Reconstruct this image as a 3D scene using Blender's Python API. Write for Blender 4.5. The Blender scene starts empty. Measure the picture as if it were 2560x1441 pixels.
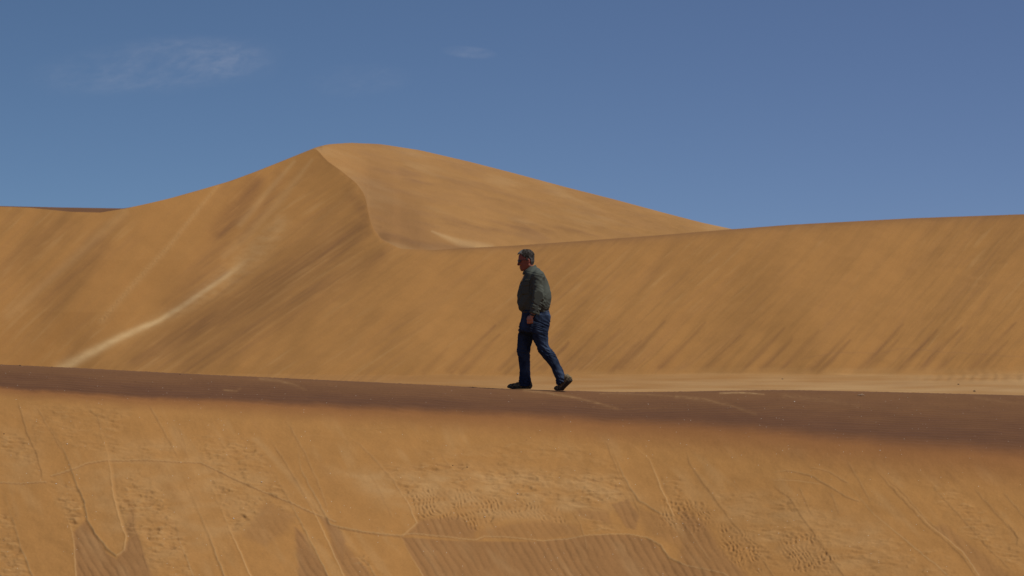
import bpy, math, random
import numpy as np
from mathutils import Vector

R = math.radians
random.seed(7)
rng = np.random.RandomState(11)

# ------------------------------------------------------------------ camera, sky, sun, exposure
scene = bpy.context.scene
FPX = 9700.0                       # focal length in source pixels (2560 wide)
PITCH = math.atan(160.0 / FPX)
cam_data = bpy.data.cameras.new("camera")
cam = bpy.data.objects.new("camera", cam_data)
scene.collection.objects.link(cam)
scene.camera = cam
cam_data.sensor_width = 36.0
cam_data.lens = 36.0 * FPX / 2560.0
cam_data.clip_start = 0.5
cam_data.clip_end = 20000.0
cam_data.dof.use_dof = True
cam_data.dof.focus_distance = 50.0
cam_data.dof.aperture_fstop = 9.0
cam.location = (0, 0, 0)
cam.rotation_euler = (R(90) + PITCH, 0, 0)

SUN_EL, SUN_ROT = R(59), R(110)    # rotation measured clockwise from +Y
sd = Vector((math.sin(SUN_ROT) * math.cos(SUN_EL), math.cos(SUN_ROT) * math.cos(SUN_EL), math.sin(SUN_EL)))
sun_data = bpy.data.lights.new("sun", 'SUN')
sun_data.energy = 4.9
sun_data.angle = R(0.5)
sun_data.color = (1.0, 0.95, 0.87)
sun = bpy.data.objects.new("sun", sun_data)
scene.collection.objects.link(sun)
sun.rotation_euler = sd.to_track_quat('Z', 'Y').to_euler()
sun.location = (40, -20, 60)

scene.view_settings.view_transform = 'Standard'
scene.view_settings.look = 'None'
scene.view_settings.gamma = 1.0
scene.view_settings.use_curve_mapping = False
scene.view_settings.exposure = -0.27

world = bpy.data.worlds.new("World")
scene.world = world
world.use_nodes = True


class NT:
    """small node-tree writer"""
    def __init__(self, tree):
        self.t = tree
        self.n = tree.nodes
        self.n.clear()

    def node(self, kind, ins=None, **props):
        nd = self.n.new(kind)
        for k, v in props.items():
            setattr(nd, k, v)
        for k, v in (ins or {}).items():
            self.put(nd.inputs[k], v)
        return nd

    def put(self, sock, v):
        if isinstance(v, bpy.types.NodeSocket):
            self.t.links.new(v, sock)
        else:
            sock.default_value = v

    def math(self, op, a, b=0.0, c=None):
        nd = self.n.new('ShaderNodeMath')
        nd.operation = op
        self.put(nd.inputs[0], a)
        self.put(nd.inputs[1], b)
        if c is not None:
            self.put(nd.inputs[2], c)
        return nd.outputs[0]

    def mixc(self, f, a, b, blend='MIX'):
        nd = self.n.new('ShaderNodeMix')
        nd.data_type = 'RGBA'
        nd.blend_type = blend
        self.put(nd.inputs[0], f)
        self.put(nd.inputs[6], a)
        self.put(nd.inputs[7], b)
        return nd.outputs[2]

    def maprange(self, v, a, b, c=0.0, d=1.0, smooth=True):
        nd = self.n.new('ShaderNodeMapRange')
        nd.interpolation_type = 'SMOOTHSTEP' if smooth else 'LINEAR'
        self.put(nd.inputs['Value'], v)
        for k, x in zip(('From Min', 'From Max', 'To Min', 'To Max'), (a, b, c, d)):
            self.put(nd.inputs[k], x)
        return nd.outputs['Result']

    def noise(self, vec, scale, detail=4.0, rough=0.55, dist=0.0):
        nd = self.n.new('ShaderNodeTexNoise')
        self.put(nd.inputs['Vector'], vec)
        nd.inputs['Scale'].default_value = scale
        nd.inputs['Detail'].default_value = detail
        nd.inputs['Roughness'].default_value = rough
        nd.inputs['Distortion'].default_value = dist
        return nd.outputs['Fac']


def rgba(c):
    return (c[0], c[1], c[2], 1.0)


# sky: physical sky sampled a little above the true elevation (dry, dust-free desert air),
# with thin cirrus drawn as directions
w = NT(world.node_tree)
tc = w.node('ShaderNodeTexCoord')
sep = w.node('ShaderNodeSeparateXYZ', {0: tc.outputs['Generated']})
zz = w.math('MULTIPLY_ADD', w.math('MAXIMUM', sep.outputs['Z'], 0.0), 3.0, 0.105)
cmb = w.node('ShaderNodeCombineXYZ', {0: sep.outputs['X'], 1: sep.outputs['Y'], 2: zz})
sky = w.node('ShaderNodeTexSky', {'Vector': cmb.outputs[0]}, sky_type='NISHITA', sun_disc=False,
             sun_elevation=SUN_EL, sun_rotation=SUN_ROT, altitude=300.0,
             air_density=1.0, dust_density=0.2, ozone_density=2.0)
ysafe = w.math('MAXIMUM', sep.outputs['Y'], 0.05)
uu = w.math('DIVIDE', sep.outputs['X'], ysafe)
vv = w.math('DIVIDE', sep.outputs['Z'], ysafe)


def dirpx(x, y):
    return ((x - 1280.0) / FPX, (880.0 - y) / FPX)


def ellmask(x, y, rx, ry, tilt=0.0, soft=1.0):
    cu, cv = dirpx(x, y)
    a = w.math('SUBTRACT', uu, cu)
    b = w.math('SUBTRACT', vv, cv)
    c, s = math.cos(tilt), math.sin(tilt)
    p = w.math('ADD', w.math('MULTIPLY', a, c * FPX / rx), w.math('MULTIPLY', b, s * FPX / rx))
    q = w.math('ADD', w.math('MULTIPLY', a, -s * FPX / ry), w.math('MULTIPLY', b, c * FPX / ry))
    r2 = w.math('ADD', w.math('MULTIPLY', p, p), w.math('MULTIPLY', q, q))
    return w.math('SUBTRACT', 1.0, w.maprange(r2, 0.0, 1.0))


cv3 = w.node('ShaderNodeCombineXYZ', {0: w.math('MULTIPLY_ADD', vv, -40.0, w.math('MULTIPLY', uu, 62.0)), 1: w.math('MULTIPLY', vv, 130.0), 2: 3.1})
cn = w.noise(cv3.outputs[0], 0.9, 7.0, 0.62, 0.6)
cn2 = w.noise(cv3.outputs[0], 4.0, 5.0, 0.6, 0.3)
wisp = w.math('MULTIPLY', w.maprange(cn, 0.20, 0.74), w.maprange(cn2, 0.25, 0.75, 0.35, 1.65))
m1 = ellmask(385, 165, 360, 82, 0.10)
m1b = ellmask(545, 150, 170, 62, -0.12)
m2 = ellmask(900, 200, 150, 50, 0.05)
m3 = ellmask(1172, 130, 78, 18, -0.08)
cl = w.math('ADD', w.math('MULTIPLY', m1, 0.85), w.math('MULTIPLY', m1b, 0.42))
cl = w.math('ADD', cl, w.math('MULTIPLY', m2, 0.32))
cl = w.math('ADD', cl, w.math('MULTIPLY', m3, 1.3))
cl = w.math('MULTIPLY', w.math('MULTIPLY', cl, wisp), 0.072)
tint = w.mixc(w.maprange(uu, -0.13, 0.13), (0.795, 0.890, 0.975, 1.0), (0.855, 0.865, 0.985, 1.0))
skyc = w.mixc(1.0, sky.outputs[0], tint, 'MULTIPLY')
skyc = w.mixc(cl, skyc, (8.2, 7.8, 8.0, 1.0))
bg = w.node('ShaderNodeBackground', {'Color': skyc, 'Strength': 0.0965})
wo = w.node('ShaderNodeOutputWorld', {'Surface': bg.outputs[0]})


# ------------------------------------------------------------------ numeric helpers
def at(px, py, Y):
    """point in the world at depth Y that is seen at source pixel (px, py)"""
    cx = (px - 1280.0) / FPX
    cy = (720.5 - py) / FPX
    dy = math.cos(PITCH) - cy * math.sin(PITCH)
    dz = math.sin(PITCH) + cy * math.cos(PITCH)
    return np.array([cx / dy * Y, Y + 0 * px, dz / dy * Y]) if np.isscalar(px) else None


def tan_el(py):
    cy = (720.5 - py) / FPX
    return (math.sin(PITCH) + cy * math.cos(PITCH)) / (math.cos(PITCH) - cy * math.sin(PITCH))


def py_of(te):
    # inverse of tan_el
    cy = (te * math.cos(PITCH) - math.sin(PITCH)) / (math.cos(PITCH) + te * math.sin(PITCH))
    return 720.5 - cy * FPX


def X_of(px, py, Y):
    cy = (720.5 - py) / FPX
    return (px - 1280.0) / FPX / (math.cos(PITCH) - cy * math.sin(PITCH)) * Y


_perm = np.tile(rng.permutation(512), 4)
_g2 = np.stack([np.cos(np.arange(512) * 2.39996), np.sin(np.arange(512) * 2.39996)], 1)
_g3 = rng.normal(size=(512, 3))
_g3 /= np.linalg.norm(_g3, axis=1)[:, None]


def _fade(t):
    return t * t * t * (t * (t * 6 - 15) + 10)


def perlin(x, y, seed=0):
    x = np.asarray(x, float) + seed * 17.31
    y = np.asarray(y, float) + seed * 9.77
    xi = np.floor(x).astype(np.int64); yi = np.floor(y).astype(np.int64)
    xf = x - xi; yf = y - yi
    u = _fade(xf); v = _fade(yf)

    def g(ix, iy, fx, fy):
        h = _perm[(_perm[ix & 511] + iy) & 511]
        gg = _g2[h]
        return gg[..., 0] * fx + gg[..., 1] * fy
    a = g(xi, yi, xf, yf); b = g(xi + 1, yi, xf - 1, yf)
    c = g(xi, yi + 1, xf, yf - 1); d = g(xi + 1, yi + 1, xf - 1, yf - 1)
    return ((a + (b - a) * u) + ((c + (d - c) * u) - (a + (b - a) * u)) * v) * 1.4


def fbm(x, y, oct=4, seed=0, gain=0.5):
    s = 0; a = 1.0; f = 1.0
    for o in range(oct):
        s = s + a * perlin(x * f, y * f, seed + o * 3)
        a *= gain; f *= 2.03
    return s


def perlin3(x, y, z, seed=0):
    x = x + seed * 7.31; y = y + seed * 3.7; z = z + seed * 5.9
    xi = np.floor(x).astype(np.int64); yi = np.floor(y).astype(np.int64); zi = np.floor(z).astype(np.int64)
    xf = x - xi; yf = y - yi; zf = z - zi
    u, v, ww = _fade(xf), _fade(yf), _fade(zf)
    out = 0
    for dx in (0, 1):
        for dy in (0, 1):
            for dz in (0, 1):
                h = _perm[(_perm[(_perm[(xi + dx) & 511] + yi + dy) & 511] + zi + dz) & 511]
                gg = _g3[h]
                val = gg[..., 0] * (xf - dx) + gg[..., 1] * (yf - dy) + gg[..., 2] * (zf - dz)
                wt = (u if dx else 1 - u) * (v if dy else 1 - v) * (ww if dz else 1 - ww)
                out = out + val * wt
    return out * 1.5


def sstep(a, b, x):
    t = np.clip((x - a) / (b - a), 0, 1)
    return t * t * (3 - 2 * t)


def curve(pts, x, smooth=0.0):
    pts = np.array(pts, float)
    if smooth <= 0:
        return np.interp(x, pts[:, 0], pts[:, 1])
    xs = np.linspace(pts[0, 0], pts[-1, 0], 2400)
    ys = np.interp(xs, pts[:, 0], pts[:, 1])
    dx = xs[1] - xs[0]
    n = int(max(2, 3 * smooth / dx))
    k = np.exp(-0.5 * (np.arange(-n, n + 1) * dx / smooth) ** 2)
    k /= k.sum()
    pad0 = ys[0] - (ys[1:n + 1][::-1] - ys[0]); pad1 = ys[-1] - (ys[-n - 1:-1][::-1] - ys[-1])
    ys = np.convolve(np.concatenate([pad0, ys, pad1]), k, 'valid')
    return np.interp(x, xs, ys)


def grid_object(name, P, attrs, mat, kind='structure'):
    """P: (rows, cols, 3) sheet of vertices"""
    nr, nc = P.shape[:2]
    me = bpy.data.meshes.new(name)
    idx = np.arange(nr * nc).reshape(nr, nc)
    f = np.stack([idx[:-1, :-1], idx[:-1, 1:], idx[1:, 1:], idx[1:, :-1]], -1).reshape(-1, 4)
    me.vertices.add(nr * nc)
    me.vertices.foreach_set('co', P.reshape(-1).astype(np.float32))
    me.loops.add(f.size)
    me.loops.foreach_set('vertex_index', f.reshape(-1).astype(np.int32))
    me.polygons.add(len(f))
    me.polygons.foreach_set('loop_start', np.arange(0, f.size, 4, dtype=np.int32))
    me.polygons.foreach_set('use_smooth', np.ones(len(f), bool))
    for k, v in attrs.items():
        a = me.attributes.new(k, 'FLOAT', 'POINT')
        a.data.foreach_set('value', np.ascontiguousarray(np.broadcast_to(v, (nr, nc))).reshape(-1).astype(np.float32))
    me.update(calc_edges=True)
    me.validate()
    me.materials.append(mat)
    ob = bpy.data.objects.new(name, me)
    scene.collection.objects.link(ob)
    if kind:
        ob['kind'] = kind
    return ob


# ------------------------------------------------------------------ sand materials
ORANGE = (0.305, 0.150, 0.045)
PALE = (0.415, 0.268, 0.122)
BROWN = (0.236, 0.117, 0.042)
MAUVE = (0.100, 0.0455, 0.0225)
RUST = (0.190, 0.078, 0.027)


def sand_material(name, grain=1.0, tone=1.0, spot=0.0):
    m = bpy.data.materials.new(name)
    m.use_nodes = True
    t = NT(m.node_tree)
    geo = t.node('ShaderNodeNewGeometry')
    pos = geo.outputs['Position']

    def attr(n):
        return t.node('ShaderNodeAttribute', attribute_name=n).outputs['Fac']
    c = rgba([x * tone for x in ORANGE])
    c = t.mixc(attr('brown'), c, rgba(BROWN))
    c = t.mixc(attr('pale'), c, rgba(PALE))
    c = t.mixc(attr('rust'), c, rgba(RUST))
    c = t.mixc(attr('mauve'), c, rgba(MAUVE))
    n1 = t.noise(pos, 3.0 * grain, 5.0, 0.6)
    n2 = t.noise(pos, 45.0 * grain, 4.0, 0.7)
    n3 = t.noise(pos, 0.5 * grain, 3.0, 0.5)
    v = t.math('ADD', t.maprange(n1, 0.3, 0.7, 0.965, 1.035), t.maprange(n2, 0.25, 0.75, -0.05, 0.05))
    v = t.math('ADD', v, t.maprange(n3, 0.3, 0.7, -0.025, 0.025))
    cc = t.node('ShaderNodeCombineColor', {0: v, 1: v, 2: v})
    c = t.mixc(1.0, c, cc.outputs[0], 'MULTIPLY')
    # sparse coarse light and dark grains
    vor = t.node('ShaderNodeTexVoronoi', {'Vector': pos, 'Scale': 26.0 * grain})
    sp = t.math('MULTIPLY', t.math('LESS_THAN', vor.outputs['Distance'], 0.10),
                t.math('GREATER_THAN', t.node('ShaderNodeSeparateColor', {0: vor.outputs['Color']}).outputs[0], 0.93))
    c = t.mixc(t.math('MULTIPLY', sp, spot), c, (0.62, 0.55, 0.45, 1))
    sp2 = t.math('MULTIPLY', t.math('LESS_THAN', vor.outputs['Distance'], 0.10),
                 t.math('LESS_THAN', t.node('ShaderNodeSeparateColor', {0: vor.outputs['Color']}).outputs[1], 0.05))
    c = t.mixc(t.math('MULTIPLY', sp2, spot), c, (0.10, 0.065, 0.045, 1))
    b = t.noise(pos, 60.0 * grain, 4.0, 0.75)
    b2 = t.noise(pos, 9.0 * grain, 3.0, 0.6)
    h = t.math('ADD', t.math('MULTIPLY', b, 0.35), t.math('MULTIPLY', b2, 0.65))
    bump = t.node('ShaderNodeBump', {'Height': h, 'Strength': 0.30, 'Distance': 0.012 / grain})
    bs = t.node('ShaderNodeBsdfPrincipled', {'Base Color': c, 'Roughness': 0.95, 'Specular IOR Level': 0.12,
                                             'Normal': bump.outputs[0]})
    t.node('ShaderNodeOutputMaterial', {'Surface': bs.outputs[0]})
    return m


sand_near = sand_material('foreground_sand', 1.0, spot=0.9)
sand_far = sand_material('distant_sand', 0.22, 0.89, spot=0.0)

# ------------------------------------------------------------------ the near dune (crest the man walks along)
CREST = [(-900, 868), (-400, 892), (0, 912), (200, 921), (400, 932), (850, 953), (1100, 964.5), (1250, 973.0), (1300, 974.2),
         (1400, 977.6), (1560, 982), (1700, 980.5), (1830, 977.6), (1980, 976.3), (2240, 982), (2560, 990), (3000, 1000), (3500, 1010)]
BRINK = [(-900, 935), (-400, 955), (0, 968), (105, 975), (230, 983), (350, 993), (525, 999), (860, 1016), (1068, 1024), (1395, 1039),
         (1512, 1049), (1710, 1058), (1895, 1071), (2089, 1090), (2284, 1107), (2560, 1125), (3000, 1150), (3500, 1172)]


def build_near():
    px = np.concatenate([np.linspace(-900, -60, 140, endpoint=False), np.arange(-60, 2620, 2.0), np.linspace(2620, 3500, 145)])
    s = np.concatenate([-np.linspace(42, 1.2, 26), -np.linspace(1.1, 0.1, 14), np.arange(-0.08, 6.6, 0.0135),
                        np.linspace(6.65, 9, 60), np.linspace(9.1, 22, 40), np.linspace(23, 62, 14)])
    PX, S = np.meshgrid(px, s)
    yc = 50.0 + 0.25 * np.sin((px - 1335) / 480.0)
    te_c = tan_el(curve(CREST, px, 25)); te_b = tan_el(curve(BRINK, px, 30))
    zc = te_c * yc
    TB = math.tan(R(11.5))
    yb = (TB * yc - zc) / (TB - te_b)        # brink depth: band slopes 11.5 deg towards the camera
    sb = yc - yb
    zero = np.argmin(np.abs(s))
    ds = np.diff(s)
    # slope towards camera, as a function of s
    band = TB * sstep(-0.05, 0.42, S) * 1.06
    face = math.tan(R(31.5)) - TB * 1.06
    SL = band + face * sstep(sb[None] - 0.30, sb[None] + 0.55, S)
    SL = np.where(S < 0, -(0.085 * sstep(0.0, 3.0, -S) + 0.05 * sstep(3, 10, -S)), SL)
    SL = SL * (1 - sstep(10.0, 14.0, S)) - 0.13 * sstep(22, 30, S) * (1 - sstep(55, 60, S))
    mid = 0.5 * (SL[1:] + SL[:-1]) * ds[:, None]
    Z = np.concatenate([np.zeros((1, len(px))), np.cumsum(mid, 0)], 0)
    Z = zc[None] - (Z - Z[zero][None])
    Y = yc[None] - S
    PY = py_of(Z / np.maximum(Y, 5))
    X = X_of(PX, np.clip(PY, 900, 1500), np.maximum(Y, 43.0))

    # ---- relief and colour, in metres on the slope: qx along, qt down the slope
    qx = PX * 0.00515
    qt = PY * 0.00515 / 0.555
    vis = sstep(44, 38, -0 * S) * 0 + 1.0
    below = PY - curve(BRINK, px, 30)[None]          # px below brink
    facem = sstep(10, 60, below)
    # domain warp for natural edges
    wx = fbm(qx * 5, qt * 5, 3, 5) * 0.020 + perlin(qx * 26, qt * 26, 8) * 0.004
    wt = fbm(qx * 5, qt * 5, 3, 25) * 0.020 + perlin(qx * 26, qt * 26, 28) * 0.004
    ax, at_ = qx + wx, qt + wt
    bx, bt_ = qx + 0.45 * wx, qt + 0.45 * wt

    def c4(p): return [(u / 2.5686 * 0.00515, (880 + v / 2.5686) * 0.00515 / 0.555) for u, v in p]
    def c5(p): return [((850 + u / 2.5686) * 0.00515, (880 + v / 2.5686) * 0.00515 / 0.555) for u, v in p]
    def c6(p): return [((1700 + u / 2.5686) * 0.00515, (880 + v / 2.5686) * 0.00515 / 0.555) for u, v in p]

    H = np.zeros_like(X); brown = np.zeros_like(X); pale = np.zeros_like(X)
    lump = np.zeros_like(X); dim = np.zeros_like(X); smooth_m = np.zeros_like(X)

    def sub(pts, m):
        p = np.array(pts)
        r = np.where((qt.max(1) > p[:, 1].min() - m) & (qt.min(1) < p[:, 1].max() + m))[0]
        c = np.where((px * 0.00515 > p[:, 0].min() - m) & (px * 0.00515 < p[:, 0].max() + m))[0]
        return slice(r[0], r[-1] + 1), slice(c[0], c[-1] + 1)

    def dline(pts, sl, closed=False, crisp=False):
        x = (qx if crisp else bx)[sl]; t = (qt if crisp else bt_)[sl]
        best = np.full(x.shape, 9.0); side = np.zeros(x.shape); along = np.zeros(x.shape); L = 0.0
        n = len(pts)
        for i in range(n if closed else n - 1):
            a = np.array(pts[i]); b = np.array(pts[(i + 1) % n]); d = b - a; l = math.hypot(*d) + 1e-9
            u = np.clip(((x - a[0]) * d[0] + (t - a[1]) * d[1]) / l ** 2, 0, 1)
            dd = np.hypot(x - a[0] - u * d[0], t - a[1] - u * d[1])
            k = dd < best
            best = np.where(k, dd, best)
            side = np.where(k, np.sign(d[0] * (t - a[1]) - d[1] * (x - a[0])), side)
            along = np.where(k, L + u * l, along)
            L += l
        return best, side, along / L

    def polysd(pts, sl):
        x = bx[sl]; t = bt_[sl]
        d, _, _ = dline(pts, sl, True)
        ins = np.zeros(x.shape, bool); n = len(pts)
        for i in range(n):
            (x1, y1), (x2, y2) = pts[i], pts[(i + 1) % n]
            if y1 == y2:
                continue
            c = ((y1 > t) != (y2 > t)) & (x < (x2 - x1) * (t - y1) / (y2 - y1) + x1)
            ins ^= c
        return np.where(ins, d, -d)

    def region(arr, pts, val=1.0, soft=0.06):
        sl = sub(pts, soft * 1.5 + 0.08)
        soft = soft * 1.5
        v = sstep(-soft, soft, polysd(pts, sl)) * val
        arr[sl] = np.maximum(arr[sl], v)

    def tongue(pts, hgt=0.012, edge=0.012, lip=0.006, fade_top=True):
        sl = sub(pts, 0.15)
        s_ = polysd(pts, sl)
        p = np.array(pts); t0, t1 = p[:, 1].min(), p[:, 1].max()
        k = sstep(t0 + 0.1, t0 + 0.75 * (t1 - t0), at_[sl]) if fade_top else 1.0
        k = 0.12 + 0.88 * k
        hgt, lip = hgt * 0.52, lip * 0.6
        H[sl] += k * (hgt * sstep(-edge, edge, s_) * (1 - 0.5 * sstep(0, 0.30, s_)) + lip * np.exp(-(s_ / 0.016) ** 2)
                      - lip * 0.5 * np.exp(-((s_ + 0.035) / 0.02) ** 2))
        pale[sl] = np.maximum(pale[sl], k * 0.40 * np.exp(-(s_ / 0.010) ** 2))
        smooth_m[sl] = np.maximum(smooth_m[sl], sstep(-0.01, 0.03, s_))
        brown[sl] *= 1 - sstep(-0.008, 0.012, s_) * 0.9

    def scarp(pts, hgt=0.010, wback=0.09, side=1, pal=0.25, ends=True, crisp=False, wav=0.0):
        sl = sub(pts, 0.5)
        d, sg, al = dline(pts, sl, crisp=crisp)
        e = sstep(0, 0.12, al) * (1 - sstep(0.88, 1, al)) if ends else 1.0
        sdist = d * sg * side
        if wav:
            sdist = sdist + wav * np.abs(np.sin((qx[sl]) * 2 * math.pi / 0.115 + 2 * perlin(qx[sl] * 2, qt[sl] * 2, 3)))
            d = np.abs(sdist)
        H[sl] += e * hgt * (0.75 if wav else 0.6) * sstep(-0.010, 0.010, sdist) * np.exp(-np.maximum(sdist, 0) / wback)
        pale[sl] = np.maximum(pale[sl], 0.7 * e * pal * np.exp(-((sdist - 0.010) / 0.010) ** 2))
        brown[sl] = np.maximum(brown[sl], e * pal * 1.3 * np.exp(-((sdist + 0.012) / 0.012) ** 2))

    # exposed old rippled surface
    for z in ([(470, 1160), (550, 1080), (690, 1290), (750, 1330), (830, 1200), (880, 1170), (985, 1460), (1000, 1700), (470, 1700), (490, 1441)],
              [(1890, 1130), (1950, 1170), (2110, 1441), (2200, 1650), (1900, 1650), (1920, 1441)],
              [(2060, 1060), (2150, 1090), (2215, 1200), (2215, 1380)]):
        region(brown, c4(z), 1.0, 0.022)
    region(brown, c4([(1700, 960), (1900, 1050), (1840, 1150), (1700, 1250), (1560, 1180), (1640, 1050)]), 0.5, 0.05)
    region(brown, c4([(800, 1150), (850, 950), (880, 1180), (830, 1210)]), 0.7, 0.03)
    region(brown, c5([(390, 1190), (870, 1218), (1300, 1218), (1560, 1180), (1850, 1172), (2000, 1212), (2120, 1335), (2300, 1390),
                      (2500, 1480), (2600, 1700), (600, 1700), (530, 1441)]), 0.95, 0.02)
    region(brown, c5([(500, 1080), (760, 1050), (880, 1130), (870, 1205), (430, 1175)]), 0.85, 0.04)
    region(brown, c5([(880, 1150), (1000, 1120), (1330, 1080), (1540, 1120), (1560, 1180), (1300, 1210), (900, 1190)]), 0.6, 0.05)
    region(brown, c5([(1745, 980), (1850, 945), (1925, 1050), (1900, 1140), (1840, 1130)]), 0.8, 0.015)
    region(brown, c5([(1500, 1010), (1720, 1030), (1740, 1110), (1540, 1060)]), 0.6, 0.03)
    region(brown, c5([(-60, 1150), (40, 1240), (180, 1400), (230, 1470), (60, 1470), (-60, 1300)]), 0.8, 0.02)
    region(brown, c6([(0, 1000), (160, 1100), (250, 1250), (420, 1420), (500, 1600), (0, 1600)]), 0.75, 0.05)
    region(brown, c6([(1600, 1130), (1700, 1110), (1950, 1300), (2150, 1460), (2150, 1600), (1950, 1600), (1900, 1441), (1760, 1260)]), 0.55, 0.04)
    region(brown, c5([(1880, 1000), (2140, 1060), (2209, 1100), (2400, 1180), (2300, 1300), (2000, 1180)]), 0.45, 0.06)
    # generic patches outside the photographed part
    gen = sstep(0.15, 0.35, fbm(qx * 0.5, qt * 0.35, 3, 77))
    outf = np.maximum(sstep(-20, -140, PX), sstep(2580, 2700, PX))
    outf = np.maximum(outf, sstep(1470, 1560, PY))
    brown = np.maximum(brown, gen * outf * 0.8)

    # lumpy, crumbled sand
    for z, v in (([(840, 790), (950, 760), (1090, 1000), (1180, 1200), (1250, 1441), (1300, 1600), (1000, 1600), (990, 1441), (900, 1180), (850, 1000)], 1.0),
                 ([(1230, 540), (1640, 560), (1880, 1000), (1950, 1150), (1700, 950), (1500, 800), (1290, 700)], .75),
                 ([(1310, 750), (1700, 940), (1640, 1050), (1500, 1200), (1400, 960)], 1.0),
                 ([(0, 500), (180, 560), (280, 800), (150, 700), (0, 620)], .8),
                 ([(310, 830), (480, 860), (540, 980), (520, 1080), (460, 1150), (400, 1000)], 1.0),
                 ([(-100, 930), (60, 1050), (150, 1300), (200, 1600), (-100, 1600)], .9),
                 ([(720, 870), (850, 800), (870, 1180), (800, 1150)], .9),
                 ([(110, 310), (900, 300), (690, 640), (230, 600)], .45),
                 ([(700, 560), (1100, 570), (1150, 700), (710, 700)], .5)):
        region(lump, c4(z), v, 0.05)
    for z, v in (([(280, 740), (900, 700), (1800, 800), (1900, 950), (1500, 1000), (900, 930), (400, 900)], .9),
                 ([(1540, 1060), (1750, 1090), (1840, 1140), (1600, 1160)], 1.0),
                 ([(480, 620), (720, 600), (1700, 560), (1800, 800), (900, 720), (500, 720)], .35),
                 ([(60, 1230), (200, 1350), (300, 1500), (180, 1500), (90, 1330)], 1.0),
                 ([(2050, 830), (2209, 800), (2209, 1060), (2140, 1050)], .6)):
        region(lump, c5(z), v, 0.06)
    for z, v in (([(200, 880), (700, 930), (1000, 1080), (1700, 1290), (1850, 1500), (1050, 1500), (500, 1350)], .5),
                 ([(1600, 840), (1800, 900), (2190, 1250), (2209, 1441), (2150, 1441), (1700, 1060)], .6),
                 ([(560, 900), (760, 950), (820, 1150), (640, 1100)], .7)):
        region(lump, c6(z), v, 0.08)
    lump = np.maximum(lump, outf * sstep(0.0, 0.3, fbm(qx * .6, qt * .4, 3, 31)) * facem * 0.8)
    for z, v in (([(400, 890), (700, 880), (1000, 930), (1400, 1000), (1450, 1100), (1100, 1060), (880, 1150), (700, 1080), (500, 1080)], 1.0),):
        region(dim, c5(z), v, 0.05)
    for z, v in (([(-120, 950), (150, 960), (230, 1100), (100, 1170), (-120, 1120)], .8),
                 ([(250, 1110), (420, 1150), (540, 1330), (500, 1420), (280, 1330)], 1.0),
                 ([(620, 1190), (850, 1160), (1000, 1350), (960, 1420), (700, 1400)], 1.0)):
        region(dim, c6(z), v, 0.06)

    # ripples of the old surface (crests run down to the right)
    rw = 0.22 * fbm(qx * 1.6, qt * 1.6, 3, 41)
    ph = ((PX - 0.60 * (PY - 1300)) / 21.5 + rw * 1.3)
    rip = np.sin(2 * math.pi * ph) + 0.28 * np.sin(4 * math.pi * ph + 1.0)
    ramp = sstep(-0.5, 0.5, fbm(qx * 1.3, qt * 1.3, 2, 91) + 0.15)
    H += brown * rip * 0.0029 * facem * (0.25 + 0.75 * ramp)
    # dimples: two crossing sets
    ph2 = (PY + 0.25 * PX) / 12.5 + 0.9 * fbm(qx * 3.5, qt * 3.5, 3, 51)
    ph3 = (PX - 0.5 * PY) / 12.0 + 0.95 * fbm(qx * 3.5, qt * 3.5, 3, 61)
    cell = (0.5 + 0.5 * np.sin(2 * math.pi * ph3)) * (0.5 + 0.5 * np.sin(2 * math.pi * ph2))
    patch = sstep(-0.25, 0.25, perlin(qx * 4, qt * 4, 66))
    H -= dim * cell * 0.020 * (0.35 + 0.65 * patch) * facem
    brown = np.maximum(brown, dim * 0.22)
    # lumps, elongated along the contour
    l1 = fbm(ax * 6.5, at_ * 12, 3, 71, 0.45)
    l2 = 1 - np.abs(fbm(ax * 4 + l1 * .3, at_ * 10, 2, 81))
    lump = lump * (0.35 + 0.65 * sstep(-0.35, 0.25, fbm(qx * 2.6, qt * 3.2, 3, 83)))
    H += lump * facem * (l1 * 0.016 + (l2 - 0.6) * 0.017)
    brown = np.maximum(brown, lump * 0.35 * sstep(0.0, 0.5, -l1))
    pale = np.maximum(pale, lump * 0.28 * sstep(0.1, 0.6, l1) * facem)

    # tongues of fresh orange sand
    tongue(c4([(330, 480), (420, 650), (500, 870), (540, 960), (560, 1080), (620, 1180), (690, 1270), (750, 1310), (800, 1280), (812, 1190),
               (770, 1080), (730, 930), (710, 760), (690, 640), (640, 490), (560, 380), (380, 400)]), 0.017, 0.010, 0.010)
    tongue(c4([(-60, 840), (270, 850), (350, 930), (420, 1030), (460, 1150), (480, 1260), (490, 1441), (500, 1700), (260, 1700), (210, 1441),
               (130, 1250), (90, 1100), (30, 920)]), 0.012, 0.012, 0.007)
    tongue(c4([(1150, 700), (1290, 710), (1400, 960), (1480, 1150), (1600, 1420), (1700, 1650), (1520, 1650), (1440, 1441), (1330, 1150), (1220, 900), (1160, 760)]), 0.012, 0.010, 0.008)
    tongue(c4([(1640, 560), (1750, 760), (1880, 1000), (1960, 1150), (2110, 1441), (2220, 1650), (2330, 1650), (2209, 1441), (2080, 1160), (2000, 1000), (1850, 740), (1740, 560)]), 0.009, 0.010, 0.007)
    tongue(c4([(1090, 850), (1200, 900), (1330, 1150), (1440, 1441), (1520, 1650), (1340, 1650), (1240, 1441), (1150, 1200)]), 0.007, 0.02, 0.003)
    tongue(c5([(60, 540), (200, 670), (340, 820), (440, 980), (495, 1100), (400, 1185), (150, 1160), (-60, 1110), (-140, 960), (-250, 760), (-280, 540)]), 0.010, 0.012, 0.006)
    tongue(c5([(60, 1190), (390, 1195), (450, 1300), (530, 1441), (620, 1650), (330, 1650), (230, 1441), (170, 1350), (60, 1240)]), 0.011, 0.010, 0.008)
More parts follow.
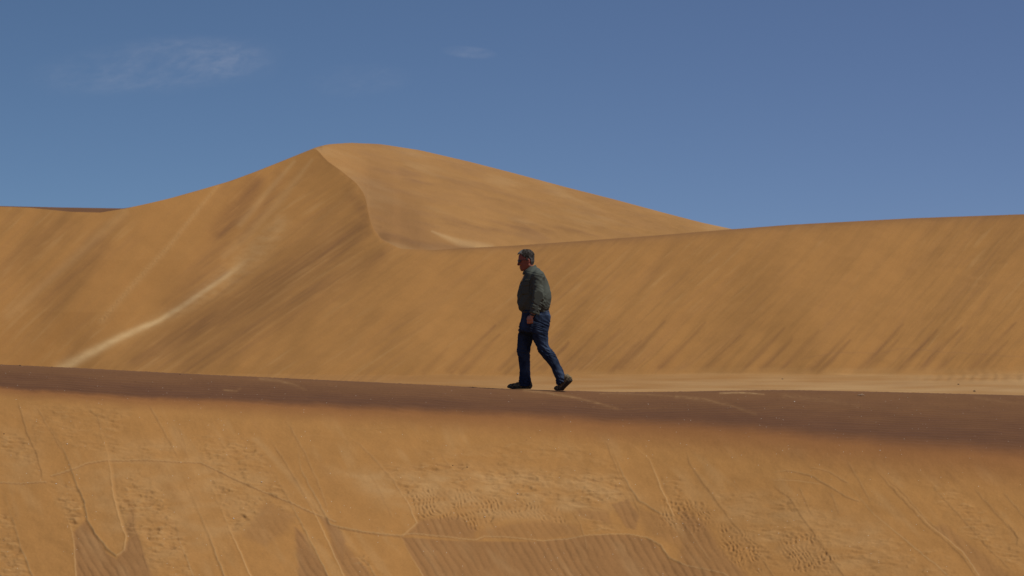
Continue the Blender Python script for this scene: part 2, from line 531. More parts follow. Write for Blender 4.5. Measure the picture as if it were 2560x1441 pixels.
    tongue(c5([(1720, 560), (1880, 600), (1990, 690), (2050, 850), (2100, 960), (2145, 1050), (2060, 1040), (1920, 960), (1830, 820)]), 0.012, 0.010, 0.008)
    tongue(c6([(1240, 740), (1420, 920), (1600, 1110), (1820, 1290), (1960, 1500), (1800, 1500), (1500, 1250), (1250, 1050), (1040, 800)]), 0.006, 0.03, 0.002)

    # long avalanche lineations
    for p, h in (([(110, 300), (170, 520), (230, 650), (262, 760), (275, 840)], .012), ([(230, 350), (330, 520), (400, 640)], .006),
                 ([(950, 330), (1050, 510), (1150, 690)], .008), ([(1740, 570), (1860, 760), (2010, 1010), (2120, 1060)], .009),
                 ([(1830, 430), (1940, 620), (2060, 890), (2110, 1040)], .006), ([(560, 370), (620, 410), (660, 520)], .007),
                 ([(1150, 480), (1190, 620), (1180, 640)], .004), ([(850, 1000), (860, 1140), (900, 1240), (960, 1441)], .008)):
        scarp(c4(p), h, 0.10, -1, 0.18)
    for p, h in (([(90, 560), (200, 670), (340, 820), (440, 980), (490, 1090)], .008), ([(180, 760), (250, 880), (340, 1080)], .004),
                 ([(1700, 560), (1790, 790), (1860, 900), (1915, 1010), (1920, 1060)], .008), ([(1490, 1020), (1540, 1110), (1570, 1200), (1580, 1280)], .008),
                 ([(640, 640), (690, 720), (820, 860)], .003), ([(900, 940), (960, 1080), (1000, 1140)], .007)):
        scarp(c5(p), h, 0.10, -1, 0.18)
    for p, h in (([(30, 600), (60, 720), (180, 890), (330, 1090), (520, 1330), (640, 1500)], .010),
                 ([(570, 840), (700, 940), (800, 1090), (900, 1230), (1040, 1430), (1100, 1540)], .011),
                 ([(1240, 740), (1400, 920), (1580, 1110), (1800, 1300), (1900, 1441), (1960, 1540)], .010),
                 ([(1300, 790), (1420, 900), (1560, 1060), (1760, 1230)], .008),
                 ([(1620, 870), (1800, 1060), (1950, 1230), (2160, 1441)], .007), ([(1880, 870), (2040, 1050), (2190, 1220)], .007),
                 ([(2060, 890), (2209, 1060), (2400, 1300)], .007), ([(1060, 680), (1150, 830), (1230, 980)], .005),
                 ([(760, 860), (830, 1020), (900, 1100)], .006), ([(0, 1080), (90, 1200), (200, 1360)], .006), ([(960, 900), (1030, 1060)], .004),
                 ([(150, 960), (180, 1080)], .006), ([(2100, 1100), (2170, 1200), (2160, 1250)], .012)):
        scarp(c6(p), h, 0.10, -1, 0.18)
    # wavy crusts
    scarp(c6([(570, 780), (700, 765), (850, 800), (930, 850), (1060, 930), (1150, 960), (1190, 930)]), 0.014, 0.05, -1, 0.3)
    scarp(c6([(580, 825), (750, 825), (920, 850)]), 0.012, 0.04, 1, 0.35)
    scarp(c6([(820, 740), (950, 770), (1090, 850)]), 0.010, 0.04, -1, 0.25)
    scarp(c5([(880, 830), (940, 850), (1180, 862), (1280, 850), (1285, 790)]), 0.011, 0.06, -1, 0.2)
    scarp(c5([(70, 505), (200, 500), (370, 490)]), 0.010, 0.10, -1, 0.1)
    scarp(c5([(1130, 650), (1250, 630), (1600, 637)]), 0.009, 0.10, -1, 0.1)
    scarp(c5([(1320, 565), (1420, 565)]), 0.008, 0.06, -1, 0.1)
    scarp(c5([(270, 730), (440, 752), (560, 745)]), 0.008, 0.08, -1, 0.15)
    scarp(c5([(1500, 1010), (1600, 1000), (1720, 1020)]), 0.010, 0.05, -1, 0.3)
    scarp(c4([(360, 475), (440, 490), (500, 480)]), 0.008, 0.08, -1, 0.1)
    scarp(c4([(0, 600), (90, 595), (180, 610)]), 0.008, 0.06, -1, 0.2)
    scarp(c4([(1230, 540), (1640, 562)]), 0.005, 0.15, -1, 0.1)
    # the thin crack lines that follow the contour
    for p, sd_ in ((c4([(-200, 836), (0, 838), (140, 842), (295, 836)]), -1),
                   (c4([(330, 795), (420, 768), (480, 750), (560, 718), (700, 698), (900, 695), (1150, 708), (1285, 708), (1420, 775), (1600, 860),
                        (1860, 965), (2000, 1030), (2150, 1092)]), -1),
                   (c5([(0, 1128), (150, 1160), (390, 1182), (440, 1170), (520, 1172), (700, 1190), (870, 1212), (930, 1186), (1080, 1190),
                        (1200, 1205), (1300, 1217), (1450, 1205), (1600, 1178), (1850, 1170), (1960, 1190), (2060, 1250), (2110, 1320), (2209, 1368),
                        (2300, 1390), (2460, 1425), (2600, 1500)]), -1)):
        scarp(p, 0.0085, 0.05, sd_, 0.55, ends=False, crisp=True, wav=0.011)
    scarp(c5([(1960, 1190), (2060, 1250), (2110, 1320), (2209, 1368)]), 0.012, 0.05, -1, 0.3)

    # faint flow streaks down the face everywhere
    lean = 0.36 + 0.52 * np.clip(PX / 2500.0, -.2, 1.3)
    fl = (PX - lean * (PY - 1000)) * 0.00515
    st = fbm(fl * 6, qt * 0.7, 4, 101, 0.55)
    sta = 0.25 + 0.75 * sstep(-0.1, 0.5, fbm(qx * 0.7, qt * 0.5, 2, 103))
    H += st * 0.0022 * facem * sta * (1 - 0.5 * brown)
    brown = np.maximum(brown, 0.22 * sstep(0.05, 0.9, st) * facem * sta)
    pale = np.maximum(pale, 0.16 * sstep(0.1, 0.9, fbm(fl * 3.2, qt * 0.7, 3, 111)) * facem)
    pale = np.maximum(pale, 0.17 * lump * sstep(-0.6, 0.6, fbm(ax * 3, at_ * 4, 3, 113)) * facem * (1 - 0.7 * brown))
    # soft pale trails running down the face
    for p, wd_, v in ((c4([(1640, 560), (1830, 760), (2000, 960), (2090, 1060)]), 0.06, .20),):
        sl = sub(p, 0.3); d, _, _ = dline(p, sl); pale[sl] = np.maximum(pale[sl], v * np.exp(-(d / wd_) ** 2))
    zone = 0 * qx
    for p, v in ((c5([(-50, 760), (900, 740), (1750, 800), (1950, 950), (1500, 1080), (900, 1080), (300, 1000)]), .34), (c4([(700, 560), (1100, 560), (1750, 780), (1900, 1000), (1300, 1300), (900, 1441), (500, 900)]), .22),
                 (c6([(100, 880), (700, 930), (1300, 1100), (1500, 1441), (900, 1441), (300, 1150)]), .22), (c4([(0, 480), (240, 560), (300, 830), (0, 830)]), .2)):
        region(zone, p, v, 0.16)
    pale = np.maximum(pale, zone * (0.65 + 0.7 * np.clip(fbm(ax * 2.5, at_ * 3.5, 4, 115), -.6, .6)) * facem * (1 - 0.7 * brown))
    # small scale undulation
    H += fbm(qx * 2.2, qt * 2.0, 3, 121) * 0.010 * facem
    H += fbm(qx * 22, qt * 22, 3, 131) * 0.0011 * (0.4 + facem) * (S > -3)

    # ---- the band of coarse dark sand along the crest
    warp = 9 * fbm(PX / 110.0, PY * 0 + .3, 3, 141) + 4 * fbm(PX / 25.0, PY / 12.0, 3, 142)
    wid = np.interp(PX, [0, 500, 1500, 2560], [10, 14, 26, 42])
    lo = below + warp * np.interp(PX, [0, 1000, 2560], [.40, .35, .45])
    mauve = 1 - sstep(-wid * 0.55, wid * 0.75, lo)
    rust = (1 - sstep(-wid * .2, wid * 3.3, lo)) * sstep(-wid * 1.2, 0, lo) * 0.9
    mauve = np.where(S < -0.4, mauve * (1 - sstep(0.4, 3, -S) * 0.5), mauve)
    arc = S / math.cos(R(11))
    rp = arc / 0.125 + 0.8 * fbm(qx * 0.9, S * 1.0, 3, 151) + 0.15 * perlin(qx * 7, S * 4, 152)
    rr = np.sin(2 * math.pi * rp)
    bandm = (1 - sstep(-8, 30, below)) * sstep(0.12, 0.6, S / np.maximum(sb[None], .5)) * (S > 0)
    H += rr * 0.0038 * bandm
    H += fbm(qx * 1.6, S * 2.0, 2, 161) * 0.004 * bandm
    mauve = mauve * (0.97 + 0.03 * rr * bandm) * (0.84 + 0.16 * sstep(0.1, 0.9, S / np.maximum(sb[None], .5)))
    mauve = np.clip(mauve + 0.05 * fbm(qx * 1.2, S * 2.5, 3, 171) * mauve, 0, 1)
    # pale wisps crossing the band
    bp = np.zeros_like(X)
    for pts, wd_, v in (([(1310, 976), (1370, 983), (1440, 995), (1500, 1010), (1545, 1022)], 2.2, .30),
                        ([(650, 947), (690, 951), (735, 962), (765, 975)], 2.5, .22), ([(560, 975), (590, 978), (600, 972)], 2.0, .25),
                        ([(1690, 992), (1760, 999), (1830, 1015), (1890, 1036)], 3.0, .22), ([(1800, 983), (1850, 982), (1910, 986)], 1.2, .7),
                        ([(1960, 990), (2050, 1000), (2150, 1014)], 5.0, .14), ([(2440, 996), (2500, 1003), (2560, 1012)], 3.0, .12),
                        ([(1500, 984), (1560, 984), (1640, 988), (1700, 992)], 1.6, .18)):
        n = len(pts)
        best = np.full(X.shape, 99.0)
        for i in range(n - 1):
            (x1, y1), (x2, y2) = pts[i], pts[i + 1]
            l = (x2 - x1) ** 2 + (y2 - y1) ** 2
            u = np.clip(((PX - x1) * (x2 - x1) + (PY - y1) * (y2 - y1)) / l, 0, 1)
            best = np.minimum(best, np.hypot(PX - x1 - u * (x2 - x1), PY - y1 - u * (y2 - y1)))
        bp = np.maximum(bp, v * 0.75 * np.exp(-(best / (wd_ * 1.5)) ** 1.5) * np.exp(-((PX - pts[0][0]) / (1.1 * (pts[-1][0] - pts[0][0]))) ** 4))
    bp *= 0.6 + 0.8 * np.clip(0.5 + fbm(qx * 12, S * 12, 3, 181), 0, 1)
    mauve = mauve * (1 - np.clip(bp, 0, .9))
    pale = np.where(mauve > 0.3, np.maximum(pale, np.clip(bp * 2, 0, 1)), pale)
    # fine crumbs on the skyline
    H += np.maximum(perlin(qx * 15, S * 15, 191) - 0.40, 0) * 0.012 * (np.abs(S) < 1.2) * (np.abs(qx - 1345 * .00515) > .45)

    nrm = np.stack([-0.02 + 0 * SL, -SL / np.sqrt(1 + SL ** 2), 1 / np.sqrt(1 + SL ** 2)], -1)
    edge = sstep(-4, -1, -np.abs(S - 3) + 8 * 0) * 0 + 1
    P = np.stack([X, Y, Z], -1) + nrm * (H * (S < 12) * (S > -3))[..., None]
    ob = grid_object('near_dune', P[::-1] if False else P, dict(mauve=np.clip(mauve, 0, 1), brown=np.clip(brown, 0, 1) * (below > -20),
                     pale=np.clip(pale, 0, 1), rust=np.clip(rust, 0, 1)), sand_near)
    return ob, P, PX, PY


near_ob, NP, NPX, NPY = build_near()


def near_point(px, py):
    k = np.argmin((NPX - px) ** 2 + (NPY - py) ** 2 + 1e6 * ((NP[..., 1] > 50.6) | (NP[..., 1] < 38)))
    return NP.reshape(-1, 3)[k]


# ------------------------------------------------------------------ the far dunes and the pan in front of them
BR = [(-900, 500), (-500, 520), (-250, 508), (0, 517), (75, 520), (175, 530), (250, 532), (310, 522.5), (350, 514), (425, 497), (500, 476), (575, 454), (640, 430),
      (715, 400), (790, 371), (806, 390), (820, 404), (850, 425), (890, 457), (912, 487), (919, 515), (923, 545), (934, 573), (952, 598), (1000, 622),
      (1080, 626), (1145, 621.5), (1280, 615), (1480, 601), (1630, 590), (1830, 573.5), (1980, 562), (2280, 546), (2560, 536), (3000, 530), (3500, 540)]
SI = [(-900, 490), (-500, 505), (-250, 503), (0, 515.5), (150, 519), (310, 521.5), (350, 514), (425, 496), (500, 475), (575, 453), (640, 429), (715, 399), (790, 368.5),
      (820, 361), (875, 357.5), (950, 360.5), (1050, 376), (1175, 405), (1280, 432), (1410, 467), (1540, 500), (1655, 531), (1755, 557), (1830, 573),
      (1900, 590), (2100, 640), (2560, 720), (3500, 800)]


def build_far():
    px = np.concatenate([np.linspace(-900, -30, 200, endpoint=False), np.arange(-30, 2590, 2.0), np.linspace(2590, 3500, 200)])
    B = curve(BR, px, 4.0); S_ = curve(SI, px, 7.0)
    S_ = np.where((px > -900) & (px < 1830), np.minimum(S_, B - 0.4), S_)
    nf, nd, nb = 400, 8, 120
    # --- front: rows from just behind the near dune up to the brink
    v = np.linspace(0, 1, nf)
    lowrows = np.concatenate([np.linspace(1420, 1010, 30), ])
    PYf = np.concatenate([np.repeat(lowrows[:, None], len(px), 1), 1005 + (B[None] - 1005) * v[:, None]], 0)
    PXf = np.repeat(px[None], PYf.shape[0], 0)
    E = tan_el(PYf)
    # pan: very gently rising plane
    a0, b0 = -3.345, 0.0067
    und = 0.0003 * fbm(PXf / 500.0, PYf / 40.0, 3, 201)
    Yp = np.where(E < b0 - 0.0015, a0 / np.minimum(E - b0 - und, -0.0012), 2000.0)
    # contour offset of the slip face: hollow left of the nose, nose, long straight face
    hx = np.interp(PYf, [370, 400, 520, 650, 780, 915, 1005], [775, 760, 690, 620, 440, 170, 0])      # line of the hollow
    nx = np.interp(PYf, [370, 490, 560, 640, 750, 900, 1005], [1010, 960, 930, 880, 700, 480, 300]) + 90   # line of the nose
    m = 270.0 / FPX
    dl = (hx - PXf) * m
    left = 0.42 * (np.sqrt(np.maximum(dl, 0) ** 2 + 4) - 2)
    left = 9.5 * np.tanh(left / 9.5)
    dr = (PXf - hx) * m
    wn = np.maximum((nx - hx) * m, 3.0)
    tt = np.clip(dr / wn, 0, 1.0)
    right = np.interp(PYf, [370, 480, 620, 780, 915], [0.0, 0.3, 2.4, 4.0, 4.6]) * (tt * tt * (3 - 2 * tt))
    right2 = 0.10 * np.maximum(dr - wn, 0)
    right2 = 5.0 * np.tanh(right2 / 5.0)
    C = 262.0 - left - right + right2 * 0.9
    C += 1.6 * fbm(PXf / 420.0, PYf / 600.0, 2, 211) + 0.25 * fbm((PXf - 0.8 * (1000 - PYf)) / 90.0, PYf / 300.0, 2, 215)
    # smooth C a little across
    ta = math.tan(R(31.0))
    zf = a0 + b0 * 262
    Yf = (ta * C - zf) / (ta - E)
    k = 9.0
    h = np.clip(0.5 + 0.5 * (Yf - Yp) / k, 0, 1)
    Y = Yf * (1 - h) + Yp * h - k * h * (1 - h)
    # rows near the brink roll over a little on the ridge to the right
    up = (PYf - B[None])
    roll = np.interp(PXf, [900, 1100, 1300, 2600], [0.0, 0.4, 1.0, 1.2])
    Y = Y + roll * 1.6 * np.exp(-np.maximum(up, 0) / 6.0)
    # --- behind the brink
    Yb = Y[-1]
    wdip = np.interp(px, [900, 1050, 1200, 1830, 2560], [0.02, 0.02, 4.0, 9.0, 10.0])
    ddip = np.interp(px, [900, 1050, 1200, 1830, 2560], [0.0, 0.0, 5.0, 14.0, 16.0])
    rows = [];
    tdip = np.linspace(0, 1, nd + 1)[1:]
    PYd = B[None] + ddip[None] * np.sin(tdip * math.pi)[:, None]
    Yd = Yb[None] + wdip[None] * tdip[:, None]
    Y0 = Yd[-1]
    dpy = np.maximum(B - S_, 0.3)
    eb, es = tan_el(B), tan_el(S_)
    tw = math.tan(R(13.5))
    Ys = (tw * Y0 - eb * Y0) / (tw - es) + 1.0
    Ys = np.clip(Ys, Y0 + 3, Y0 + 60)
    Ys = np.where(px < 700, Y0 + 5.0, Ys)
    blend = sstep(700, 860, px)
    Ys = (Y0 + 5.0) * (1 - blend) + np.maximum(Ys, Y0 + 5.0) * blend
    t = np.linspace(0, 1, nb + 1)[1:]
    PYb = B[None] + (S_ - B)[None] * (1 - (1 - t[:, None]) ** 1.75)
    Yk = Y0[None] + (Ys - Y0)[None] * t[:, None]
    # windward side: a smooth surface of its own, met by the brink
    Bs = curve([(-900, 520), (600, 520), (780, 540), (880, 580), (960, 610), (1040, 624), (1145, 621.5), (1480, 601), (1830, 573.5), (2560, 536), (3500, 540)], px, 25)
    Bs = np.maximum(Bs, B)
    Yfs = curve([(-900, float(np.interp(1040, px, Y0)))] + [(q, float(np.interp(max(q, 1040), px, Y0))) for q in range(-800, 3500, 90)] + [(3500, float(Y0[-1]))], px, 60)
    tb = tan_el(Bs)
    Yss = np.clip((tw * Yfs - tb * Yfs) / (tw - es) + 1.0, Yfs + 4, Yfs + 60)
    Yss = curve([(q, float(np.interp(q, px, Yss))) for q in range(-900, 3501, 50)], px, 60)
    un = np.clip((PYb - S_[None]) / np.maximum(Bs - S_, 0.5)[None], 0, 1)
    Yw = Yfs[None] + (Yss - Yfs)[None] * (1 - un ** (1 / 1.75))
    ub = np.clip((B - S_) / np.maximum(Bs - S_, 0.5), 0, 1)
    Ywb = Yfs + (Yss - Yfs) * (1 - ub ** (1 / 1.75))
    Yw = Yw + (Y0 - Ywb)[None] * np.exp(-np.maximum(B[None] - PYb, 0) / 55.0)
    wsel = (sstep(790, 900, px) * (1 - sstep(1700, 1830, px)))[None]
    Yk = Yk * (1 - wsel) + np.maximum(Yw, Y0[None] + 0.02) * wsel
    PXall = np.concatenate([PXf, np.repeat(px[None], nd + nb, 0)], 0)
    PYall = np.concatenate([PYf, PYd, PYb], 0)
    Yall = np.concatenate([Y, Yd, Yk], 0)
    Z = tan_el(PYall) * Yall
    nF = PYf.shape[0]

    # ---- colour and relief
    front = (np.arange(PYall.shape[0]) < nF)[:, None] & np.ones_like(PXall, bool)
    back = ~front

    def streak(ang, fs, fl_, seed, oct=4, gain=0.6):
        a = R(ang)
        al = PXall * math.cos(a) - PYall * math.sin(a)
        ac = PXall * math.sin(a) + PYall * math.cos(a)
        return fbm(al / fl_, ac / fs, oct, seed, gain)

    wgt = [(36, sstep(420, 150, PXall) * 1.0), (0, 0), (0, 0)]
    wL = 1 - sstep(300, 620, PXall + (PYall - 700) * 0.9)
    wR = sstep(1000, 1500, PXall + (PYall - 700) * 0.4)
    wN = np.clip(1 - wL - wR, 0, 1)
    wR2 = sstep(1700, 2300, PXall); wR1 = wR * (1 - wR2); wR2 = wR * wR2
    s1 = wL * streak(43, 17, 190, 301) + wN * streak(34, 13, 230, 311) + wR1 * streak(42, 14, 150, 321) + wR2 * streak(47, 16, 120, 331)
    s2 = wL * streak(43, 60, 420, 341, 3) + wN * streak(33, 55, 420, 351, 3) + wR1 * streak(42, 55, 330, 361, 3) + wR2 * streak(48, 60, 260, 371, 3)
    patch = sstep(-0.4, 0.5, fbm(PXall / 260.0, PYall / 170.0, 3, 381))
    hdown = (PYall - B[None]) / (1000 - B[None])
    amp = (wL * 0.45 + wN * 0.55 + (wR1 + wR2) * (0.45 + 0.60 * hdown))
    foot = np.interp(PXall, [0, 1000, 1500, 2560], [1060, 960, 938, 935]) + 6 * fbm(PXall / 70.0, PXall * 0, 3, 385)
    onface = 1 - sstep(-22, 2, PYall - foot)
    brown = np.zeros_like(Z)
    brown += sstep(0.02, 0.85, s1) * amp * (0.35 + 0.65 * patch) * 0.66
    brown += sstep(0.0, 0.8, s2) * amp * 0.30
    pale = sstep(0.15, 0.95, -s1) * 0.13 * patch
    mauve = np.zeros_like(Z)
    rust = np.zeros_like(Z) + 0.0

    def soft(arr, pts, wd, v, tex=None):
        best = np.full(Z.shape, 999.0)
        for i in range(len(pts) - 1):
            (x1, y1), (x2, y2) = pts[i], pts[i + 1]
            l = (x2 - x1) ** 2 + (y2 - y1) ** 2
            u = np.clip(((PXall - x1) * (x2 - x1) + (PYall - y1) * (y2 - y1)) / l, 0, 1)
            w_ = wd if np.isscalar(wd) else wd[i] + (wd[i + 1] - wd[i]) * u
            best = np.minimum(best, np.hypot(PXall - x1 - u * (x2 - x1), PYall - y1 - u * (y2 - y1)) / w_)
        mm = v * np.exp(-best ** 2)
        if tex is not None:
            mm = mm * tex
        np.maximum(arr, mm, out=arr)

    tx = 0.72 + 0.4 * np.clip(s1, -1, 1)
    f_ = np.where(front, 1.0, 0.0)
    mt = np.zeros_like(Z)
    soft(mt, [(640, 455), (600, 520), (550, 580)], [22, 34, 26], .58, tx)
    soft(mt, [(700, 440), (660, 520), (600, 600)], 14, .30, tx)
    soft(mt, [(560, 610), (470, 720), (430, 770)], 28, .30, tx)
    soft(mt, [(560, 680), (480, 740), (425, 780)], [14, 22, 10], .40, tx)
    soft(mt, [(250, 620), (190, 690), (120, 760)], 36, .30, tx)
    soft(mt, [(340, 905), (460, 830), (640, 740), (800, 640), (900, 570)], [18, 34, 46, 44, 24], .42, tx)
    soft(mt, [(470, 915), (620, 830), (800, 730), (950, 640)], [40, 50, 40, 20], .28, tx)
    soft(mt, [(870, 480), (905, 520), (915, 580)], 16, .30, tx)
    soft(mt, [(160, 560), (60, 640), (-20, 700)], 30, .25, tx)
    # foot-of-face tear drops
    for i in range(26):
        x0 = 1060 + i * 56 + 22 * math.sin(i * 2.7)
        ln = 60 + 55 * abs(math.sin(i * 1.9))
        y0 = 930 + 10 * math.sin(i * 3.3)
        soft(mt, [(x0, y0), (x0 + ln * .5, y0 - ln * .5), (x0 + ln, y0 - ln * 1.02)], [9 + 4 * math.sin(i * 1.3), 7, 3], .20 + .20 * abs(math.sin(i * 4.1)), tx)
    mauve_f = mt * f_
    # the ridge on the right: a thin coarse-sand line along its crest
    cr = np.exp(-np.maximum(PYall - B[None], 0) / np.interp(PXall, [1000, 1300, 2600], [5, 9, 15])) * sstep(960, 1150, PXall)
    mauve_f = np.maximum(mauve_f, cr * 0.42 * f_)
    cr2 = np.exp(-((PYall - B[None]) / 4.0) ** 2) * sstep(785, 800, PXall) * (1 - sstep(935, 990, PXall))
    brown = np.maximum(brown, cr2 * 0.45)
    # windward back of the big dune
    bk = np.where(back, 1.0, 0.0) * sstep(780, 830, PXall)
    sb_ = fbm((PXall * .95 + PYall * .25) / 150.0, (PYall - PXall * .25) / 20.0, 4, 391, .6)
    sb2 = fbm((PXall * .95 + PYall * .3) / 320.0, (PYall - PXall * .3) / 60.0, 3, 395, .6)
    bm = np.zeros_like(Z)
    soft(bm, [(930, 470), (985, 540), (1060, 600)], [55, 85, 40], .34)
    soft(bm, [(960, 590), (1050, 612), (1180, 624)], [20, 22, 10], .45)
    soft(bm, [(1000, 440), (1150, 480), (1300, 520)], [12, 26, 16], .15, 0.6 + sb_)
    soft(bm, [(1100, 560), (1300, 570), (1500, 580)], [12, 22, 12], .20, 0.6 + sb_)
    mauve_b = np.clip(bm * bk, 0, 1)
    brown = np.where(back, sstep(0.0, 0.8, sb_) * 0.55 + sstep(0, .8, sb2) * 0.35, brown)
    pale = np.where(back, 0.12 + 0.20 * sstep(0.0, 0.8, -sb2), pale)
    pb = np.zeros_like(Z)
    soft(pb, [(1080, 578), (1150, 608), (1225, 626)], [3, 11, 16], .60)
    soft(pb, [(930, 500), (1060, 540), (1250, 560)], 8, .12)
    pale = np.maximum(pale, pb * bk)
    # sliver at far left
    mauve_l = np.where(back & (PXall < 330), 0.85, 0.0)
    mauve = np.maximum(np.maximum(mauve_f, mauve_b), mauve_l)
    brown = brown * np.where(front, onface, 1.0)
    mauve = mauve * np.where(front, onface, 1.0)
    # the pale streak in the hollow and tracks
    ps = np.zeros_like(Z)
    nz = 0.75 + 0.5 * fbm(PXall / 30.0, PYall / 12.0, 3, 401)
    fadeu = np.interp(PXall, [150, 300, 480, 560, 640], [.85, 1.0, 1.0, .85, .15])
    soft(ps, [(150, 925), (205, 893), (300, 845), (400, 800), (450, 770), (520, 722), (580, 680), (640, 636)], [15, 12, 9, 7.5, 7.5, 7.5, 10, 11], 1.0, np.clip(0.6 + 0.4 * nz, .5, 1.05) * fadeu)
    soft(ps, [(470, 765), (540, 712), (590, 668), (650, 615), (690, 570)], [5, 9, 13, 14, 9], .38, np.clip(nz, 0, 1) * np.interp(PXall, [560, 700], [1, .2]))
    soft(ps, [(300, 850), (450, 775), (580, 685), (640, 630), (700, 560)], [12, 16, 28, 34, 22], .30, np.clip(nz, 0, 1))
    tr = 0.6 + 0.9 * np.abs(fbm(PXall / 4.0, PYall / 4.0, 2, 411))
    soft(ps, [(255, 800), (330, 715), (420, 620), (500, 520), (545, 465)], [9, 8, 7, 6, 5], .17, np.clip(tr, 0, 1.3))
    soft(ps, [(600, 560), (660, 490), (735, 405)], [10, 8, 5], .22)
    soft(ps, [(560, 640), (620, 590), (700, 500), (780, 400)], [10, 16, 12, 4], .16)
    soft(ps, [(20, 790), (180, 650), (310, 530)], 12, .14)
    pale = np.maximum(pale, ps * f_)
    # pan, with the paler flat before the foot of the face
    pan = sstep(-26, 30, PYall - foot) * f_
    pn = fbm(PXall / 260.0, PYall / 9.0, 3, 421)
    pale = np.maximum(pale, pan * np.clip(np.interp(PXall, [800, 1500, 2100], [.08, .20, .36]) + 0.28 * pn, 0, 1))
    brown = np.maximum(brown, pan * np.clip(0.35 * fbm(PXall / 180.0, PYall / 7.0, 3, 431), 0, 1) * sstep(1400, 2000, PXall))
    soft(brown, [(2240, 965), (2290, 960), (2330, 968)], 7, .35)
    # thin contour line low on the face at right
    for pts in ([(2000, 898), (2080, 884), (2150, 882), (2200, 884), (2260, 871), (2340, 880), (2440, 886), (2560, 893)],):
        soft(brown, pts, 1.6, .55)

    Zr = (-s1 * 0.035 * amp * onface - s2 * 0.08 * onface * amp) * f_
    Zr = Zr + np.where(back, sb_ * 0.06, 0)
    trk = np.zeros_like(Z)
    soft(trk, [(255, 800), (330, 715), (420, 620), (500, 520), (545, 465)], [7, 7, 6, 5, 4], 1.0)
    Zr += trk * 0.05 * perlin(PXall / 5.0, PYall / 5.0, 441) * f_
    Zr += pan * 0.03 * np.sin(PXall / 4.5 + 2 * fbm(PXall / 60, PYall / 20, 2, 445)) * sstep(2250, 2400, PXall) * sstep(958, 945, PYall)
    lock = np.minimum(1, np.abs(PYall - B[None]) / 10.0) * np.minimum(1, np.abs(PYall - S_[None]) / 10.0)
    Z = Z + Zr * lock
    X = X_of(PXall, PYall, Yall)
    # --- the hidden lee beyond the skyline
    Yt, Zt = Yall[-1], Z[-1]
    ex = []
    for d, q in ((4, .25), (12, 1.0), (30, 3.2), (80, 10.0), (160, 22.0)):
        Y2 = Yt + d
        Z2 = np.minimum(Zt + tan_el(S_) * 0 - q * 0.9, tan_el(S_) * Y2 - 0.05)
        Z2 = np.maximum(Z2, -8.5 - 0 * Z2)
        ex.append(np.stack([X_of(px, S_, Y2), Y2, Z2], -1)[None])
    P = np.concatenate([np.stack([X, Yall, Z], -1)] + ex, 0)
    pad = lambda A, v: np.concatenate([A, np.full((len(ex), A.shape[1]), v)], 0)
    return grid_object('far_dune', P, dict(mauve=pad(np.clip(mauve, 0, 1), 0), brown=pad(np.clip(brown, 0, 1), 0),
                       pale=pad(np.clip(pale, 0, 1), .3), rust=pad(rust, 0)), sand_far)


far_ob = build_far()

# the desert floor, out to the horizon (hidden by the dunes, rises under the camera)
gx = np.sign(np.linspace(-1, 1, 161)) * np.abs(np.linspace(-1, 1, 161)) ** 3.2 * 7000
GX, GY = np.meshgrid(gx, gx)
rr_ = np.hypot(GX, GY)
GZ = -8.8 + 0.5 * fbm(GX / 60.0, GY / 60.0, 2, 501) * sstep(20, 90, rr_) + 7.0 * np.exp(-(rr_ / 14.0) ** 2)
zero_ = np.zeros_like(GX)
grid_object('ground', np.stack([GX, GY, GZ], -1), dict(mauve=zero_, brown=zero_ + .3, pale=zero_ + .2, rust=zero_), sand_far)
#__PEOPLE__
# ------------------------------------------------------------------ the walking man
def sgrid(lo, hi, h):
    return [np.arange(lo[i], hi[i] + h, h) for i in range(3)]


